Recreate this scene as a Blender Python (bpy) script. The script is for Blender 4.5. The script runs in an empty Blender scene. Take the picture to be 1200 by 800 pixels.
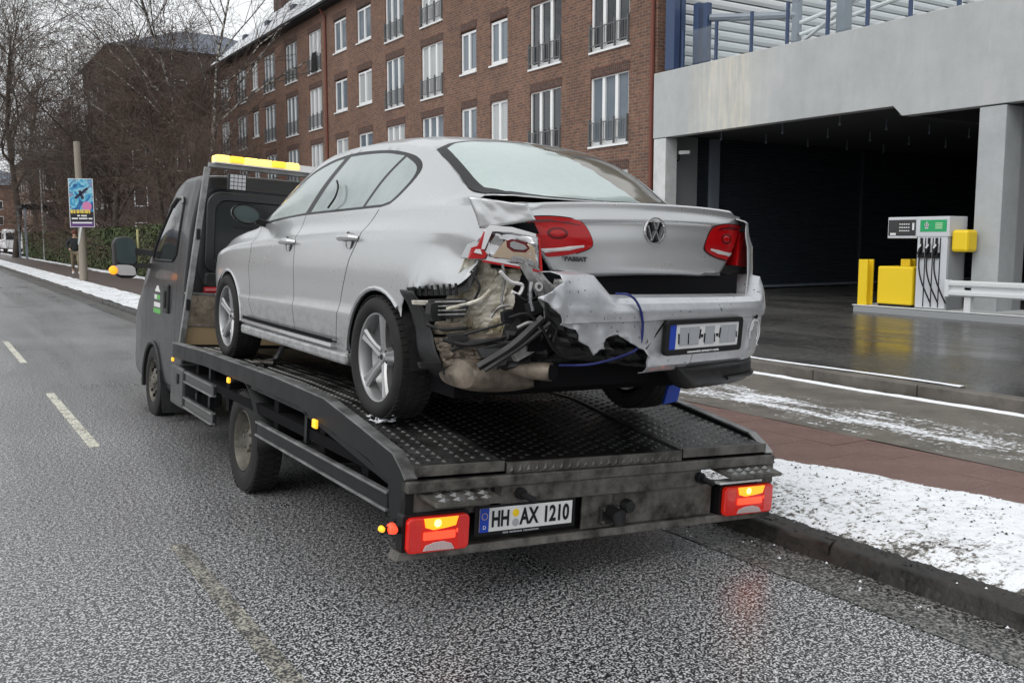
import bpy, bmesh, math, random
import numpy as np
from mathutils import Vector, Matrix, noise
R=math.radians; PI=math.pi; sin=math.sin; cos=math.cos
scn=bpy.context.scene; COL=scn.collection
random.seed(7)
# ---------------------------------------------------------------- camera
CH=1.60; FPX=1100.0; PITCH=math.atan(120/FPX); YAW=math.atan(695*math.cos(PITCH)/FPX)
cam=bpy.data.cameras.new('camera'); camo=bpy.data.objects.new('camera',cam); COL.objects.link(camo)
cam.sensor_width=36.0; cam.lens=36.0*FPX/1200.0; cam.clip_start=.05; cam.clip_end=3000
camo.location=(0,0,CH); camo.rotation_euler=(PI/2-PITCH,0,-YAW)
scn.camera=camo
scn.render.resolution_x=1024; scn.render.resolution_y=682
# ---------------------------------------------------------------- overcast sky, weak wide sun
SUN_EL=48; SUN_AZ=250      # azimuth of the sun, degrees clockwise from +Y
w=bpy.data.worlds.new('World'); scn.world=w; w.use_nodes=True
nt=w.node_tree; nt.nodes.clear()
sky=nt.nodes.new('ShaderNodeTexSky'); sky.sky_type='NISHITA'; sky.sun_disc=False
sky.sun_elevation=R(SUN_EL); sky.sun_rotation=R(SUN_AZ); sky.air_density=1; sky.dust_density=4; sky.ozone_density=1
hs=nt.nodes.new('ShaderNodeHueSaturation'); hs.inputs['Saturation'].default_value=.16
mxs=nt.nodes.new('ShaderNodeMixRGB'); mxs.inputs[0].default_value=.72; mxs.inputs[2].default_value=(6.6,6.8,6.95,1)
bgn=nt.nodes.new('ShaderNodeBackground'); bgn.inputs[1].default_value=.1
wo=nt.nodes.new('ShaderNodeOutputWorld')
nt.links.new(sky.outputs[0],hs.inputs['Color']); nt.links.new(hs.outputs[0],mxs.inputs[1])
nt.links.new(mxs.outputs[0],bgn.inputs[0]); nt.links.new(bgn.outputs[0],wo.inputs[0])
sl=bpy.data.lights.new('sun','SUN'); sl.energy=.5; sl.angle=R(40); sl.color=(1,.98,.95)
so=bpy.data.objects.new('sun',sl); COL.objects.link(so)
d=Vector((sin(R(SUN_AZ))*cos(R(SUN_EL)),cos(R(SUN_AZ))*cos(R(SUN_EL)),sin(R(SUN_EL))))
so.rotation_euler=d.to_track_quat('Z','Y').to_euler()
scn.view_settings.view_transform='Standard'; scn.view_settings.look='None'
scn.view_settings.exposure=0.86; scn.view_settings.gamma=1; 
# ---------------------------------------------------------------- helpers
def tag(o,label=None,cat=None,group=None,kind=None):
    if label: o['label']=label
    if cat: o['category']=cat
    if group: o['group']=group
    if kind: o['kind']=kind
    return o
def empty(name,loc=(0,0,0),rot=(0,0,0),label=None,cat=None,group=None):
    o=bpy.data.objects.new(name,None); COL.objects.link(o); o.location=loc; o.rotation_euler=rot
    o.empty_display_size=.2
    return tag(o,label,cat,group)
def copy_tree(o,parent=None):
    c=o.copy(); COL.objects.link(c); c.parent=parent
    for ch in list(o.children): copy_tree(ch,c)
    return c
def finish(me,smooth,ang=32):
    if smooth:
        bm=bmesh.new(); bm.from_mesh(me)
        for f in bm.faces: f.smooth=True
        for e in bm.edges:
            if len(e.link_faces)==2 and e.calc_face_angle(0)>R(ang): e.smooth=False
        bm.to_mesh(me); bm.free()
class MB:
    def __init__(s): s.v=[]; s.f=[]; s.m=[]
    def add(s,vs,fs,mi=0):
        n=len(s.v); s.v+= [tuple(p) for p in vs]
        for f in fs: s.f.append(tuple(i+n for i in f)); s.m.append(mi)
        return s
    def box(s,x0,x1,y0,y1,z0,z1,mi=0):
        v=[(x0,y0,z0),(x1,y0,z0),(x1,y1,z0),(x0,y1,z0),(x0,y0,z1),(x1,y0,z1),(x1,y1,z1),(x0,y1,z1)]
        return s.add(v,[(0,3,2,1),(4,5,6,7),(0,1,5,4),(1,2,6,5),(2,3,7,6),(3,0,4,7)],mi)
    def bar(s,a,b,wd,h,up=(0,0,1),mi=0):
        a=Vector(a); b=Vector(b); d=(b-a).normalized(); r=d.cross(Vector(up))
        if r.length<1e-4: r=d.cross(Vector((0,1,0)))
        r.normalize(); u=r.cross(d); r=r*wd/2; u=u*h/2
        v=[a-r-u,a+r-u,a+r+u,a-r+u,b-r-u,b+r-u,b+r+u,b-r+u]
        return s.add(v,[(0,1,2,3),(4,7,6,5),(0,4,5,1),(1,5,6,2),(2,6,7,3),(3,7,4,0)],mi)
    def tube(s,pts,r,n=6,mi=0,cap=True):
        pts=[Vector(p) for p in pts]; rs=r if isinstance(r,(list,tuple)) else [r]*len(pts)
        vs=[]; fs=[]; prev=None
        for i,p in enumerate(pts):
            t=(pts[min(i+1,len(pts)-1)]-pts[max(i-1,0)])
            t=t.normalized() if t.length>1e-9 else Vector((0,0,1))
            if prev is None:
                a=t.cross(Vector((0,0,1)))
                if a.length<.05: a=t.cross(Vector((1,0,0)))
            else:
                a=prev-t*prev.dot(t)
                if a.length<1e-6: a=t.cross(Vector((0.3,.5,.8)))
            a.normalize(); prev=a; b=t.cross(a)
            for k in range(n):
                q=2*PI*k/n; vs.append(p+(a*cos(q)+b*sin(q))*rs[i])
        for i in range(len(pts)-1):
            for k in range(n):
                k2=(k+1)%n; fs.append((i*n+k,i*n+k2,(i+1)*n+k2,(i+1)*n+k))
        if cap: fs.append(tuple(range(n-1,-1,-1))); fs.append(tuple((len(pts)-1)*n+k for k in range(n)))
        return s.add(vs,fs,mi)
    def prism(s,poly,fn,d0,d1,mi=0):
        n=len(poly); vs=[fn(a,b,d0) for a,b in poly]+[fn(a,b,d1) for a,b in poly]
        fs=[tuple(range(n-1,-1,-1)),tuple(range(n,2*n))]+[(i,(i+1)%n,(i+1)%n+n,i+n) for i in range(n)]
        return s.add(vs,fs,mi)
    def ring(s,outer,inner,fn,d0,d1,mi=0):
        n=len(outer)
        vs=[fn(a,b,d) for d in (d0,d1) for pl in (outer,inner) for a,b in pl]
        fs=[]
        for i in range(n):
            j=(i+1)%n
            fs+=[(i,j,n+j,n+i),(2*n+i,3*n+i,3*n+j,2*n+j),(i,2*n+i,2*n+j,j),(n+i,n+j,3*n+j,3*n+i)]
        return s.add(vs,fs,mi)
    def lathe(s,prof,axis='x',n=32,c=(0,0,0),mi=0,cap=False):
        vs=[]; fs=[]
        for (r,a) in prof:
            for k in range(n):
                q=2*PI*k/n; p=(a,r*cos(q),r*sin(q)) if axis=='x' else ((r*cos(q),a,r*sin(q)) if axis=='y' else (r*cos(q),r*sin(q),a))
                vs.append((p[0]+c[0],p[1]+c[1],p[2]+c[2]))
        for i in range(len(prof)-1):
            for k in range(n):
                k2=(k+1)%n; fs.append((i*n+k,i*n+k2,(i+1)*n+k2,(i+1)*n+k))
        if cap: fs.append(tuple(range(n))); fs.append(tuple((len(prof)-1)*n+k for k in range(n-1,-1,-1)))
        return s.add(vs,fs,mi)
    def grid(s,fn,nu,nv,mi=0,keep=None):
        vs=[fn(i/(nu-1),j/(nv-1)) for i in range(nu) for j in range(nv)]
        fs=[(i*nv+j,(i+1)*nv+j,(i+1)*nv+j+1,i*nv+j+1) for i in range(nu-1) for j in range(nv-1)]
        return s.add(vs,fs,mi)
    def mesh(s,name,mats,smooth=False,ang=32,recalc=True):
        me=bpy.data.meshes.new(name); me.from_pydata(s.v,[],s.f)
        if not isinstance(mats,(list,tuple)): mats=[mats]
        for m in mats: me.materials.append(m)
        if len(mats)>1: me.polygons.foreach_set('material_index',s.m)
        if recalc and len(s.f)<60000:
            bm=bmesh.new(); bm.from_mesh(me); bmesh.ops.recalc_face_normals(bm,faces=bm.faces); bm.to_mesh(me); bm.free()
        finish(me,smooth,ang); me.update(); return me
    def build(s,name,mats,parent=None,smooth=False,ang=32,bevel=0,loc=None,rot=None,recalc=True,kind=None):
        o=bpy.data.objects.new(name,s.mesh(name,mats,smooth,ang,recalc)); COL.objects.link(o)
        if parent: o.parent=parent
        if loc: o.location=loc
        if rot: o.rotation_euler=rot
        if bevel:
            b=o.modifiers.new('bevel','BEVEL'); b.width=bevel; b.segments=2; b.limit_method='ANGLE'; b.angle_limit=R(40)
        if kind: o['kind']=kind
        return o
def rrect(x0,x1,y0,y1,r,n=5):
    out=[]
    for cx,cy,a in ((x1-r,y1-r,0),(x0+r,y1-r,90),(x0+r,y0+r,180),(x1-r,y0+r,270)):
        for k in range(n+1):
            q=R(a+90*k/n); out.append((cx+r*cos(q),cy+r*sin(q)))
    return out
FX=lambda a,b,d:(d,a,b)      # polygon in (y,z), depth along x
FY=lambda a,b,d:(a,d,b)      # polygon in (x,z), depth along y
FZ=lambda a,b,d:(a,b,d)
def lerp_tab(tab,y):
    if y<=tab[0][0]: return tab[0][1:]
    for a,b in zip(tab,tab[1:]):
        if y<=b[0]:
            t=(y-a[0])/(b[0]-a[0]); return tuple(p+(q-p)*t for p,q in zip(a[1:],b[1:]))
    return tab[-1][1:]
def cubic_tab(tab,y):      # smooth (finite-difference Hermite) interpolation of a table
    n=len(tab)
    if y<=tab[0][0]: return tab[0][1:]
    if y>=tab[-1][0]: return tab[-1][1:]
    for i in range(n-1):
        if y<=tab[i+1][0]: break
    x0,x1=tab[i][0],tab[i+1][0]; h=x1-x0; t=(y-x0)/h; out=[]
    for c in range(1,len(tab[0])):
        p0,p1=tab[i][c],tab[i+1][c]; dl=(p1-p0)/h
        def m(j):
            if j==0 or j==n-1: return dl
            a=(tab[j][c]-tab[j-1][c])/(tab[j][0]-tab[j-1][0]); b=(tab[j+1][c]-tab[j][c])/(tab[j+1][0]-tab[j][0])
            return 0 if a*b<=0 else 2*a*b/(a+b)
        m0,m1=m(i),m(i+1)
        out.append((2*t**3-3*t*t+1)*p0+(t**3-2*t*t+t)*h*m0+(-2*t**3+3*t*t)*p1+(t**3-t*t)*h*m1)
    return tuple(out)
def inpoly(p,poly):
    x,y=p; c=False; n=len(poly); j=n-1
    for i in range(n):
        xi,yi=poly[i]; xj,yj=poly[j]
        if (yi>y)!=(yj>y) and x<(xj-xi)*(y-yi)/(yj-yi)+xi: c=not c
        j=i
    return c
def text_mesh(body,size,depth=.001,bold=0):
    cu=bpy.data.curves.new('text','FONT'); cu.body=body; cu.size=size; cu.extrude=depth; cu.align_x='CENTER'; cu.align_y='CENTER'; cu.offset=bold
    cu.resolution_u=3
    o=bpy.data.objects.new('text',cu); COL.objects.link(o)
    dg=bpy.context.evaluated_depsgraph_get(); me=bpy.data.meshes.new_from_object(o.evaluated_get(dg))
    bpy.data.objects.remove(o); return me
def text(body,size,mat,parent,loc,rot,name='lettering',depth=.001,bold=0,sx=1):
    me=text_mesh(body,size,depth,bold); me.materials.clear(); me.materials.append(mat)
    o=bpy.data.objects.new(name,me); COL.objects.link(o); o.parent=parent; o.location=loc; o.rotation_euler=rot; o.scale=(sx,1,1); return o
# ---------------------------------------------------------------- materials
M={}
def mat(name,col=(.5,.5,.5),rough=.5,metal=0,emit=None,estr=0,coat=0,spec=.5,trans=0,ior=1.45):
    m=bpy.data.materials.new(name); m.use_nodes=True; b=m.node_tree.nodes['Principled BSDF']
    b.inputs['Base Color'].default_value=(*col,1); b.inputs['Roughness'].default_value=rough; b.inputs['Metallic'].default_value=metal
    b.inputs['Coat Weight'].default_value=coat; b.inputs['Coat Roughness'].default_value=.06; b.inputs['Specular IOR Level'].default_value=spec
    b.inputs['Transmission Weight'].default_value=trans; b.inputs['IOR'].default_value=ior
    if emit: b.inputs['Emission Color'].default_value=(*emit,1); b.inputs['Emission Strength'].default_value=estr
    M[name]=m; return m
class NB:      # tiny node helper
    def __init__(s,m): s.m=m; s.t=m.node_tree; s.b=s.t.nodes['Principled BSDF']
    def n(s,typ,**kw):
        x=s.t.nodes.new(typ)
        for k,v in kw.items():
            if k.startswith('_'): setattr(x,k[1:],v)
            else:
                key=k.replace('_',' ') if not k.startswith('i') or not k[1:].isdigit() else int(k[1:])
                x.inputs[key].default_value=v
        return x
    def l(s,a,b): s.t.links.new(a,b)
    def pos(s,obj=False,scale=(1,1,1)):
        tc=s.n('ShaderNodeTexCoord'); mp=s.n('ShaderNodeMapping'); mp.inputs['Scale'].default_value=scale
        s.l(tc.outputs['Object'],mp.inputs[0]); return mp.outputs[0]
    def noise(s,vec,scale,detail=4,rough=.55,dist=0):
        x=s.n('ShaderNodeTexNoise'); x.inputs['Scale'].default_value=scale; x.inputs['Detail'].default_value=detail
        x.inputs['Roughness'].default_value=rough; x.inputs['Distortion'].default_value=dist; s.l(vec,x.inputs['Vector']); return x.outputs[0]
    def ramp(s,fac,stops,interp='LINEAR'):
        x=s.n('ShaderNodeValToRGB'); r=x.color_ramp; r.interpolation=interp
        while len(r.elements)>1: r.elements.remove(r.elements[0])
        r.elements[0].position=stops[0][0]; c=stops[0][1]; r.elements[0].color=(*c,1) if len(c)==3 else c
        for p,c in stops[1:]:
            e=r.elements.new(p); e.color=(*c,1)
        s.l(fac,x.inputs[0]); return x.outputs[0]
    def mix(s,fac,a,b,mode='MIX'):
        x=s.n('ShaderNodeMixRGB'); x.blend_type=mode
        for i,v in ((0,fac),(1,a),(2,b)):
            if hasattr(v,'is_linked') or hasattr(v,'links'): s.l(v,x.inputs[i])
            else: x.inputs[i].default_value=v if i==0 else (*v,1)
        return x.outputs[0]
    def bump(s,h,strength=.3,dist=.01):
        x=s.n('ShaderNodeBump'); x.inputs['Strength'].default_value=strength; x.inputs['Distance'].default_value=dist
        s.l(h,x.inputs['Height']); s.l(x.outputs[0],s.b.inputs['Normal'])
    def col(s,c): s.l(c,s.b.inputs['Base Color'])
    def rough(s,c): s.l(c,s.b.inputs['Roughness'])
def g(v): return (v,v,v)
def grimy(name,c1,c2,scale=6,rough=(.35,.6),metal=0,bump=.1,fine=60,lo=.35,hi=.65,coat=0):
    m=mat(name,c1,rough[0],metal,coat=coat); n=NB(m); p=n.pos()
    a=n.noise(p,scale,6,.65); f=n.noise(p,fine,3)
    n.col(n.mix(.18,n.ramp(a,[(lo,c1),(hi,c2)]),f,'OVERLAY'))
    n.rough(n.ramp(a,[(lo,g(rough[0])),(hi,g(rough[1]))]))
    if bump: n.bump(f,bump,.004)
    return m
# asphalt: pale sleet grains on dark wet binder
def asphalt(name,dark,light,scale,lo,hi,r0,r1,wetscale=.35):
    m=mat(name); n=NB(m); p=n.pos()
    a=n.noise(p,scale,.6,.5); b=n.noise(p,scale*2.3,.5,.5); c=n.mix(.25,a,b); c=n.mix(.30,c,n.noise(p,scale*.42,1,.5))
    base=n.ramp(c,[(lo,dark),(hi,light)])
    big=n.mix(.5,n.noise(p,wetscale,4,.6),n.noise(n.pos(scale=(1,.035,1)),1.3,4,.6))
    n.col(n.mix(1,base,n.ramp(big,[(.38,g(.70)),(.62,g(1.12))]),'MULTIPLY'))
    n.rough(n.ramp(big,[(.35,g(r0)),(.65,g(r1))])); n.bump(c,.22,.003); return m
asphalt('road',(.014,.0145,.016),(.60,.60,.605),108,.488,.585,.24,.38)
asphalt('gutter',(.014,.0135,.013),(.27,.265,.25),90,.45,.62,.25,.45,2.2)
asphalt('forecourt',(.035,.034,.034),(.12,.115,.11),40,.40,.65,.16,.42,.5)
# footpath: trodden grit with streaks of snow
def path(name,c1,c2,snow_lo,snow_hi,streak=True):
    m=mat(name); n=NB(m); p=n.pos(); ps=n.pos(scale=(2.6,.55,1))
    a=n.noise(p,4,6,.7); f=n.noise(p,45,2)
    base=n.mix(.5,n.ramp(a,[(.35,c1),(.65,c2)]),f,'OVERLAY')
    s1=n.noise(ps,2.2,8,.72,.4); s2=n.noise(p,22,4,.7); big=n.noise(n.pos(scale=(1,.12,1)),.8,2,.5)
    s=n.mix(.42,s1,s2); s=n.mix(.30,s,big)
    if name=='footpath':
        sx=n.n('ShaderNodeSeparateXYZ'); n.l(n.pos(),sx.inputs[0])
        def mth(op,a_,b_):
            x=n.n('ShaderNodeMath'); x.operation=op
            for i,v in enumerate((a_,b_)):
                if isinstance(v,(int,float)): x.inputs[i].default_value=v
                elif v is not None: n.l(v,x.inputs[i])
            return x.outputs[0]
        dx=mth('SUBTRACT',sx.outputs[0],6.75); q=mth('MULTIPLY',mth('MULTIPLY',dx,dx),-3.0); s=mth('ADD',s,mth('MULTIPLY',mth('EXPONENT',q,None),.058)); s=mth('SUBTRACT',s,.042)
    mask=n.ramp(s,[(snow_lo,g(0)),(snow_hi,g(1))])
    n.col(n.mix(mask,base,(.72,.74,.77))); n.rough(n.ramp(mask,[(0,g(.42)),(1,g(.7))]))
    n.bump(n.mix(.4,f,mask),.4,.006); return m
path('footpath',(.085,.075,.062),(.15,.135,.115),.53,.575)
path('paver',(.125,.070,.058),(.18,.105,.088),.555,.60)
path('farpath',(.070,.050,.044),(.11,.085,.075),.62,.68)
def snow(name,lo,hi,dirt=(.06,.052,.043)):
    m=mat(name); n=NB(m); p=n.pos(); a=n.noise(p,2.3,6,.7); b=n.noise(p,30,5,.75); c=n.noise(n.pos(scale=(.8,1.6,1)),8,5,.7,.6)
    s=n.mix(.5,n.mix(.5,a,c),b)
    if name=='snow':
        sx=n.n('ShaderNodeSeparateXYZ'); n.l(n.pos(),sx.inputs[0]); mr=n.n('ShaderNodeMapRange'); n.l(sx.outputs[0],mr.inputs[0]); mr.inputs[1].default_value=3.85; mr.inputs[2].default_value=4.7; mr.inputs[3].default_value=-.045; mr.inputs[4].default_value=.012
        ad=n.n('ShaderNodeMath'); ad.operation='ADD'; n.l(s,ad.inputs[0]); n.l(mr.outputs[0],ad.inputs[1]); s=ad.outputs[0]
    k=n.ramp(s,[(lo,dirt),((lo+hi)/2,(.33,.32,.30)),(hi,(.78,.80,.83))])
    n.col(k); n.rough(n.ramp(s,[(lo,g(.5)),(hi,g(.75))])); n.bump(n.mix(.5,b,c),.8,.02); return m
snow('snow',.405,.475); snow('snow_clean',.26,.36); snow('snow_trodden',.40,.50,(.10,.085,.07))
grimy('kerb_stone',(.04,.037,.033),(.10,.09,.08),5,(.4,.6),0,.3,40)
grimy('kerb_mud',(.008,.0075,.007),(.032,.029,.025),7,(.4,.6),0,1,35)
grimy('far_kerb',(.075,.066,.056),(.15,.135,.12),3,(.4,.6),0,.3,40)
m=mat('line_paint'); n=NB(m); p=n.pos(); s=n.mix(.5,n.noise(p,9,5,.8),n.noise(p,70,2)); 
n.col(n.ramp(s,[(.42,(.06,.06,.06)),(.50,(.60,.58,.49))])); n.b.inputs['Roughness'].default_value=.5
m=mat('line_worn',rough=.5); n=NB(m); p=n.pos(); s=n.mix(.62,n.noise(p,7,5,.8),n.noise(p,95,1.5))
n.col(n.ramp(s,[(.46,(.03,.03,.03)),(.53,(.24,.23,.20)),(.60,(.36,.34,.29)),(.70,(.60,.56,.45))]))
# brick
def brick(name,c1,c2,mort,sc=1.0):
    m=mat(name,rough=.8); n=NB(m); tc=n.n('ShaderNodeTexCoord'); sep=n.n('ShaderNodeSeparateXYZ'); cb=n.n('ShaderNodeCombineXYZ')
    n.l(tc.outputs['Object'],sep.inputs[0]); ad=n.n('ShaderNodeMath'); ad.operation='ADD'
    n.l(sep.outputs[0],ad.inputs[0]); n.l(sep.outputs[1],ad.inputs[1]); n.l(ad.outputs[0],cb.inputs[0]); n.l(sep.outputs[2],cb.inputs[1])
    b=n.n('ShaderNodeTexBrick'); b.inputs['Color1'].default_value=(*c1,1); b.inputs['Color2'].default_value=(*c2,1); b.inputs['Mortar'].default_value=(*mort,1)
    b.inputs['Scale'].default_value=sc; b.inputs['Brick Width'].default_value=.24; b.inputs['Row Height'].default_value=.083; b.inputs['Mortar Size'].default_value=.011; b.inputs['Bias'].default_value=-.1
    n.l(cb.outputs[0],b.inputs[0]); p=n.pos(); a=n.noise(p,.7,5,.7); a2=n.noise(p,7,3,.7)
    n.col(n.mix(.6,n.mix(.5,b.outputs[0],a,'OVERLAY'),a2,'OVERLAY')); n.bump(b.outputs[1],-.5,.01); return m
brick('brick',(.19,.088,.055),(.115,.055,.038),(.17,.145,.12)); brick('brick_dark',(.11,.055,.042),(.075,.04,.032),(.10,.085,.075)); brick('brick_far',(.085,.060,.050),(.065,.048,.042),(.08,.07,.065))
# concrete with run-off stains
m=mat('concrete',rough=.75); n=NB(m); p=n.pos(); a=n.noise(p,1.3,6,.7); st=n.noise(n.pos(scale=(1.2,1.2,.3)),1.1,6,.6); f=n.noise(p,40,4)
c=n.ramp(st,[(.3,(.37,.385,.385)),(.5,(.42,.435,.435)),(.7,(.47,.48,.475))])
sx=n.n('ShaderNodeSeparateXYZ'); n.l(n.pos(),sx.inputs[0]); ws=n.noise(n.pos(scale=(3,3,.3)),2.6,6,.75)
band=n.ramp(sx.outputs[1],[(0,g(0))]); mr_=n.n('ShaderNodeMapRange'); n.l(sx.outputs[1],mr_.inputs[0]); mr_.inputs[1].default_value=14.6; mr_.inputs[2].default_value=17.3; rb=n.ramp(mr_.outputs[0],[(0,g(0)),(.22,g(.25)),(.28,g(1)),(.75,g(.8)),(1,g(0))]); c=n.mix(n.mix(1,rb,n.ramp(ws,[(.42,g(.25)),(.62,g(1))]),'MULTIPLY'),c,(.62,.59,.51)); c=n.mix(n.ramp(ws,[(.60,g(0)),(.72,g(.6))]),c,(.55,.55,.53)); c=n.mix(.22,c,a,'OVERLAY'); n.col(n.mix(.1,c,f,'OVERLAY')); n.bump(f,.15,.004)
grimy('white_paint',(.62,.63,.63),(.5,.51,.51),3,(.4,.6),0,0); mat('frame_white',(.78,.79,.79),.45)
grimy('light_column',(.42,.44,.45),(.35,.37,.38),2,(.6,.7),0,.1)
mat('blue_steel',(.035,.06,.13),.4); mat('grey_steel',(.20,.23,.27),.4)
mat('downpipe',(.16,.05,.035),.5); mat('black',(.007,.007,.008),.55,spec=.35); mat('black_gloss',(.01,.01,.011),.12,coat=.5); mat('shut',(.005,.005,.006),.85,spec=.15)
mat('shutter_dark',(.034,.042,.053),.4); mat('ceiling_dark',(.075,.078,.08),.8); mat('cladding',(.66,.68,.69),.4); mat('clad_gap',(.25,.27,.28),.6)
mat('yellow',(.80,.56,.015),.4); mat('pump_white',(.55,.57,.6),.35); mat('pump_grey',(.27,.28,.29),.45); mat('green_sign',(.02,.34,.12),.4)
mat('galv_white',(.66,.68,.69),.4,.2)
m=mat('pane_mid',(.13,.16,.19),.06,spec=.9); m=mat('pane_curtain',(.40,.42,.43),.15,spec=.7); mat('pane_dark',(.03,.035,.04),.05,spec=.9)
mat('roof_snow',(.62,.64,.67),.8); n=NB(M['roof_snow']); p=n.pos(); n.col(n.ramp(n.noise(p,1.4,6,.75),[(.36,(.20,.19,.19)),(.50,(.60,.62,.65))]))
mat('slate',(.06,.075,.105),.5); mat('rail_glass',(.86,.90,.91),.04,trans=.95,ior=1.08)
grimy('bark',(.035,.028,.022),(.075,.060,.048),8,(.8,.9),0,.5); grimy('birch',(.04,.034,.03),(.34,.32,.29),5,(.7,.8),0,.2,30,.50,.56)
mat('twig',(.085,.068,.056),.85); mat('twig_red',(.10,.068,.054),.85)
m=mat('hedge',rough=.7); n=NB(m); n.col(n.ramp(n.noise(n.pos(),1.7,6,.7),[(.35,(.028,.040,.014)),(.6,(.075,.10,.032)),(.75,(.12,.10,.05))]))
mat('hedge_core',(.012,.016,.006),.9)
# ================================================================ GROUND
def sheet(name,x0,x1,y0,y1,z,m,nx=1,ny=1,fn=None,smooth=False):
    b=MB(); b.grid(lambda a,c:(x0+(x1-x0)*a,y0+(y1-y0)*c,z if fn is None else fn(x0+(x1-x0)*a,y0+(y1-y0)*c)),nx+1,ny+1)
    o=b.build(name,m,smooth=smooth); o['kind']='structure'; return o
KX=3.74
sheet('ground',-900,900,-300,1500,-.30,M['farpath'])
sheet('road',-9,KX,-14,600,0,M['road'])
gut=sheet('gutter',KX-.34,KX-.001,-14,600,.004,M['gutter'],1,1)
tree_l=sheet('left_pavement',-14,-9,-14,600,.10,M['footpath'])
rnd=random.Random(3)
# lane dashes
lm=empty('lane_marking'); lm['kind']='structure'
for (y0,y1) in ((2.0,5.0),(7.75,10.75),(13.6,16.6),(19.5,22.5),(25.4,28.4),(31.3,34.3)):
    b=MB(); b.box(1.02,1.10,y0,y1,.001,.005); b.build('dash',M['line_worn' if y0<5 else 'line_paint'],lm)
# near kerb: stones one metre long, caked with mud and slush
ks=empty('kerb'); ks['kind']='structure'
def stone(i,y,L=.985):
    b=MB(); n=9
    prof=[(KX,-.1),(KX+.004,.075),(KX+.03,.098),(KX+.13,.10),(KX+.13,-.1)]
    vs=[];fs=[]
    for k in range(n+1):
        for (px,pz) in prof:
            vs.append((px+.010*noise.noise((px*9,(y+L*k/n)*7,pz*9)),y+L*k/n,pz+(.008*noise.noise((px*3,(y+L*k/n)*5,1)) if pz>0 else 0)))
    P=len(prof)
    for k in range(n):
        for j in range(P-1): fs.append((k*P+j,(k+1)*P+j,(k+1)*P+j+1,k*P+j+1))
    fs+= [tuple(range(P)),tuple(n*P+j for j in range(P-1,-1,-1))]
    b.add(vs,fs); b.build('kerbstone',M['kerb_mud'],ks,smooth=True,ang=50)
for i in range(26): stone(i,-1+i*1.0)
b=MB(); b.box(KX,KX+.13,25,500,-.1,.10); b.box(KX,KX+.13,-14,-1,-.1,.10); b.build('kerbstone_run',M['kerb_stone'],ks)
# snowy verge
def vz(x,y):
    u=(x-KX)/1.45; xe=KX+.11+1.52-.44*min(1,max(0,(y-2.8)/1.9)); e=min(1,max(0,(x-KX-.13)/.22))*min(1,max(0,(xe+.01-x)/.18))
    h=.5*noise.noise((x*1.1,y*.8,2))+.32*noise.noise((x*5,y*4,3))+.2*noise.noise((x*17,y*15,4))+.13*noise.noise((x*45,y*40,5))
    return .072+e*(.045+.040*h)
b=MB(); b.grid(lambda a,c:(lambda x,y:(x+(.10*noise.noise((y*1.7,2,2))+.05*noise.noise((y*9,2,5))+.02*noise.noise((y*40,1,5)))*a*a,y,vz(x,y)-.03*max(0,a-.97)/.03))(KX+.11+1.50*a,-2+c*14),90,800); o=b.build('snow_verge',M['snow'],smooth=True,ang=80,recalc=False); o['kind']='structure'
b=MB(); b.grid(lambda a,c:(KX+.11+1.08*a,12+c*150,.11+.03*noise.noise((a*3,c*150,7))),14,500); o=b.build('snow_verge_far',M['snow_trodden'],smooth=True,ang=80); o['kind']='structure'
def mz(a,y):   # caked mud hump lying over the kerb edge
    return (KX-.02+.155*a+.018*noise.noise((y*2.2,a*3,6))*(.3+a), y, .002+.100*min(1,(a/.42))**.9+.009*noise.noise((a*6,y*12,3))+.010*noise.noise((a*14,y*45,5))+.006*noise.noise((a*30,y*110,5)) if a>.02 else -.01)
b=MB(); b.grid(lambda a,c:mz(a,-1+15*c),14,1500); o=b.build('kerb_mud',M['kerb_mud'],smooth=True,ang=70,recalc=False); o['kind']='structure'
# cycle path of red pavers: laid one by one near the camera
cp=empty('cycle_path'); cp['kind']='structure'
PX0=4.86; PW=.385; PL=.50
pm=[]
for k in range(3):
    b=MB(); b.box(.0015,PW-.0015,.0015,PL-.0015,-.06,0); me=b.mesh('paver',M['paver']); pm.append(me)
for i in range(3):
    for j in range(-6,28):
        o=bpy.data.objects.new('paver',pm[(i+j)%3]); COL.objects.link(o); o.parent=cp
        o.location=(PX0+i*PW,j*PL+(PL/2 if i%2 else 0),.086+rnd.uniform(-.0015,.0015)); o.rotation_euler=(rnd.uniform(-.003,.003),rnd.uniform(-.003,.003),0)
sheet('cycle_path_bed',PX0-.3,PX0+1.2,-14,13.9,.072,M['kerb_mud'])
sheet('cycle_path_far',PX0-.14,PX0+1.2,13.9,400,.088,M['farpath'])
# border strip and footpath
FX0=PX0+3*PW
def fz(x,y): return .088+.006*noise.noise((x*2,y*2,9))
sheet('footpath',FX0+.004,8.02,-14,20,.09,M['footpath'],30,120,fz,True)
sheet('footpath_far',FX0,7.5,20,400,.09,M['farpath'])
# thin snow pressed along the edges
def ribbon(name,x,wd,y0,y1,z,m,n,seed,h=.02):
    b=MB()
    def f(a,c):
        y=y0+(y1-y0)*c; w2=wd*(.6+.7*abs(noise.noise((y*.9,seed,0)))+.25*noise.noise((y*6,seed,1))); xx=x+.06*noise.noise((y*.6,seed,3))
        return (xx+(a-.5)*w2,y,z+h*(1-(2*a-1)**2)*(.7+.6*noise.noise((y*5,a*4,seed))))
    b.grid(f,7,n); o=b.build(name,m,smooth=True,ang=80); o['kind']='structure'; return o
ribbon('snow_strip',7.95,.16,-3,20,.088,M['snow_clean'],300,1)
ribbon('snow_strip',8.33,.13,5.2,20,.205,M['snow_clean'],200,8,.008)
ribbon('snow_strip',7.25,.75,20,140,.10,M['snow_trodden'],240,4,.03)
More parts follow.
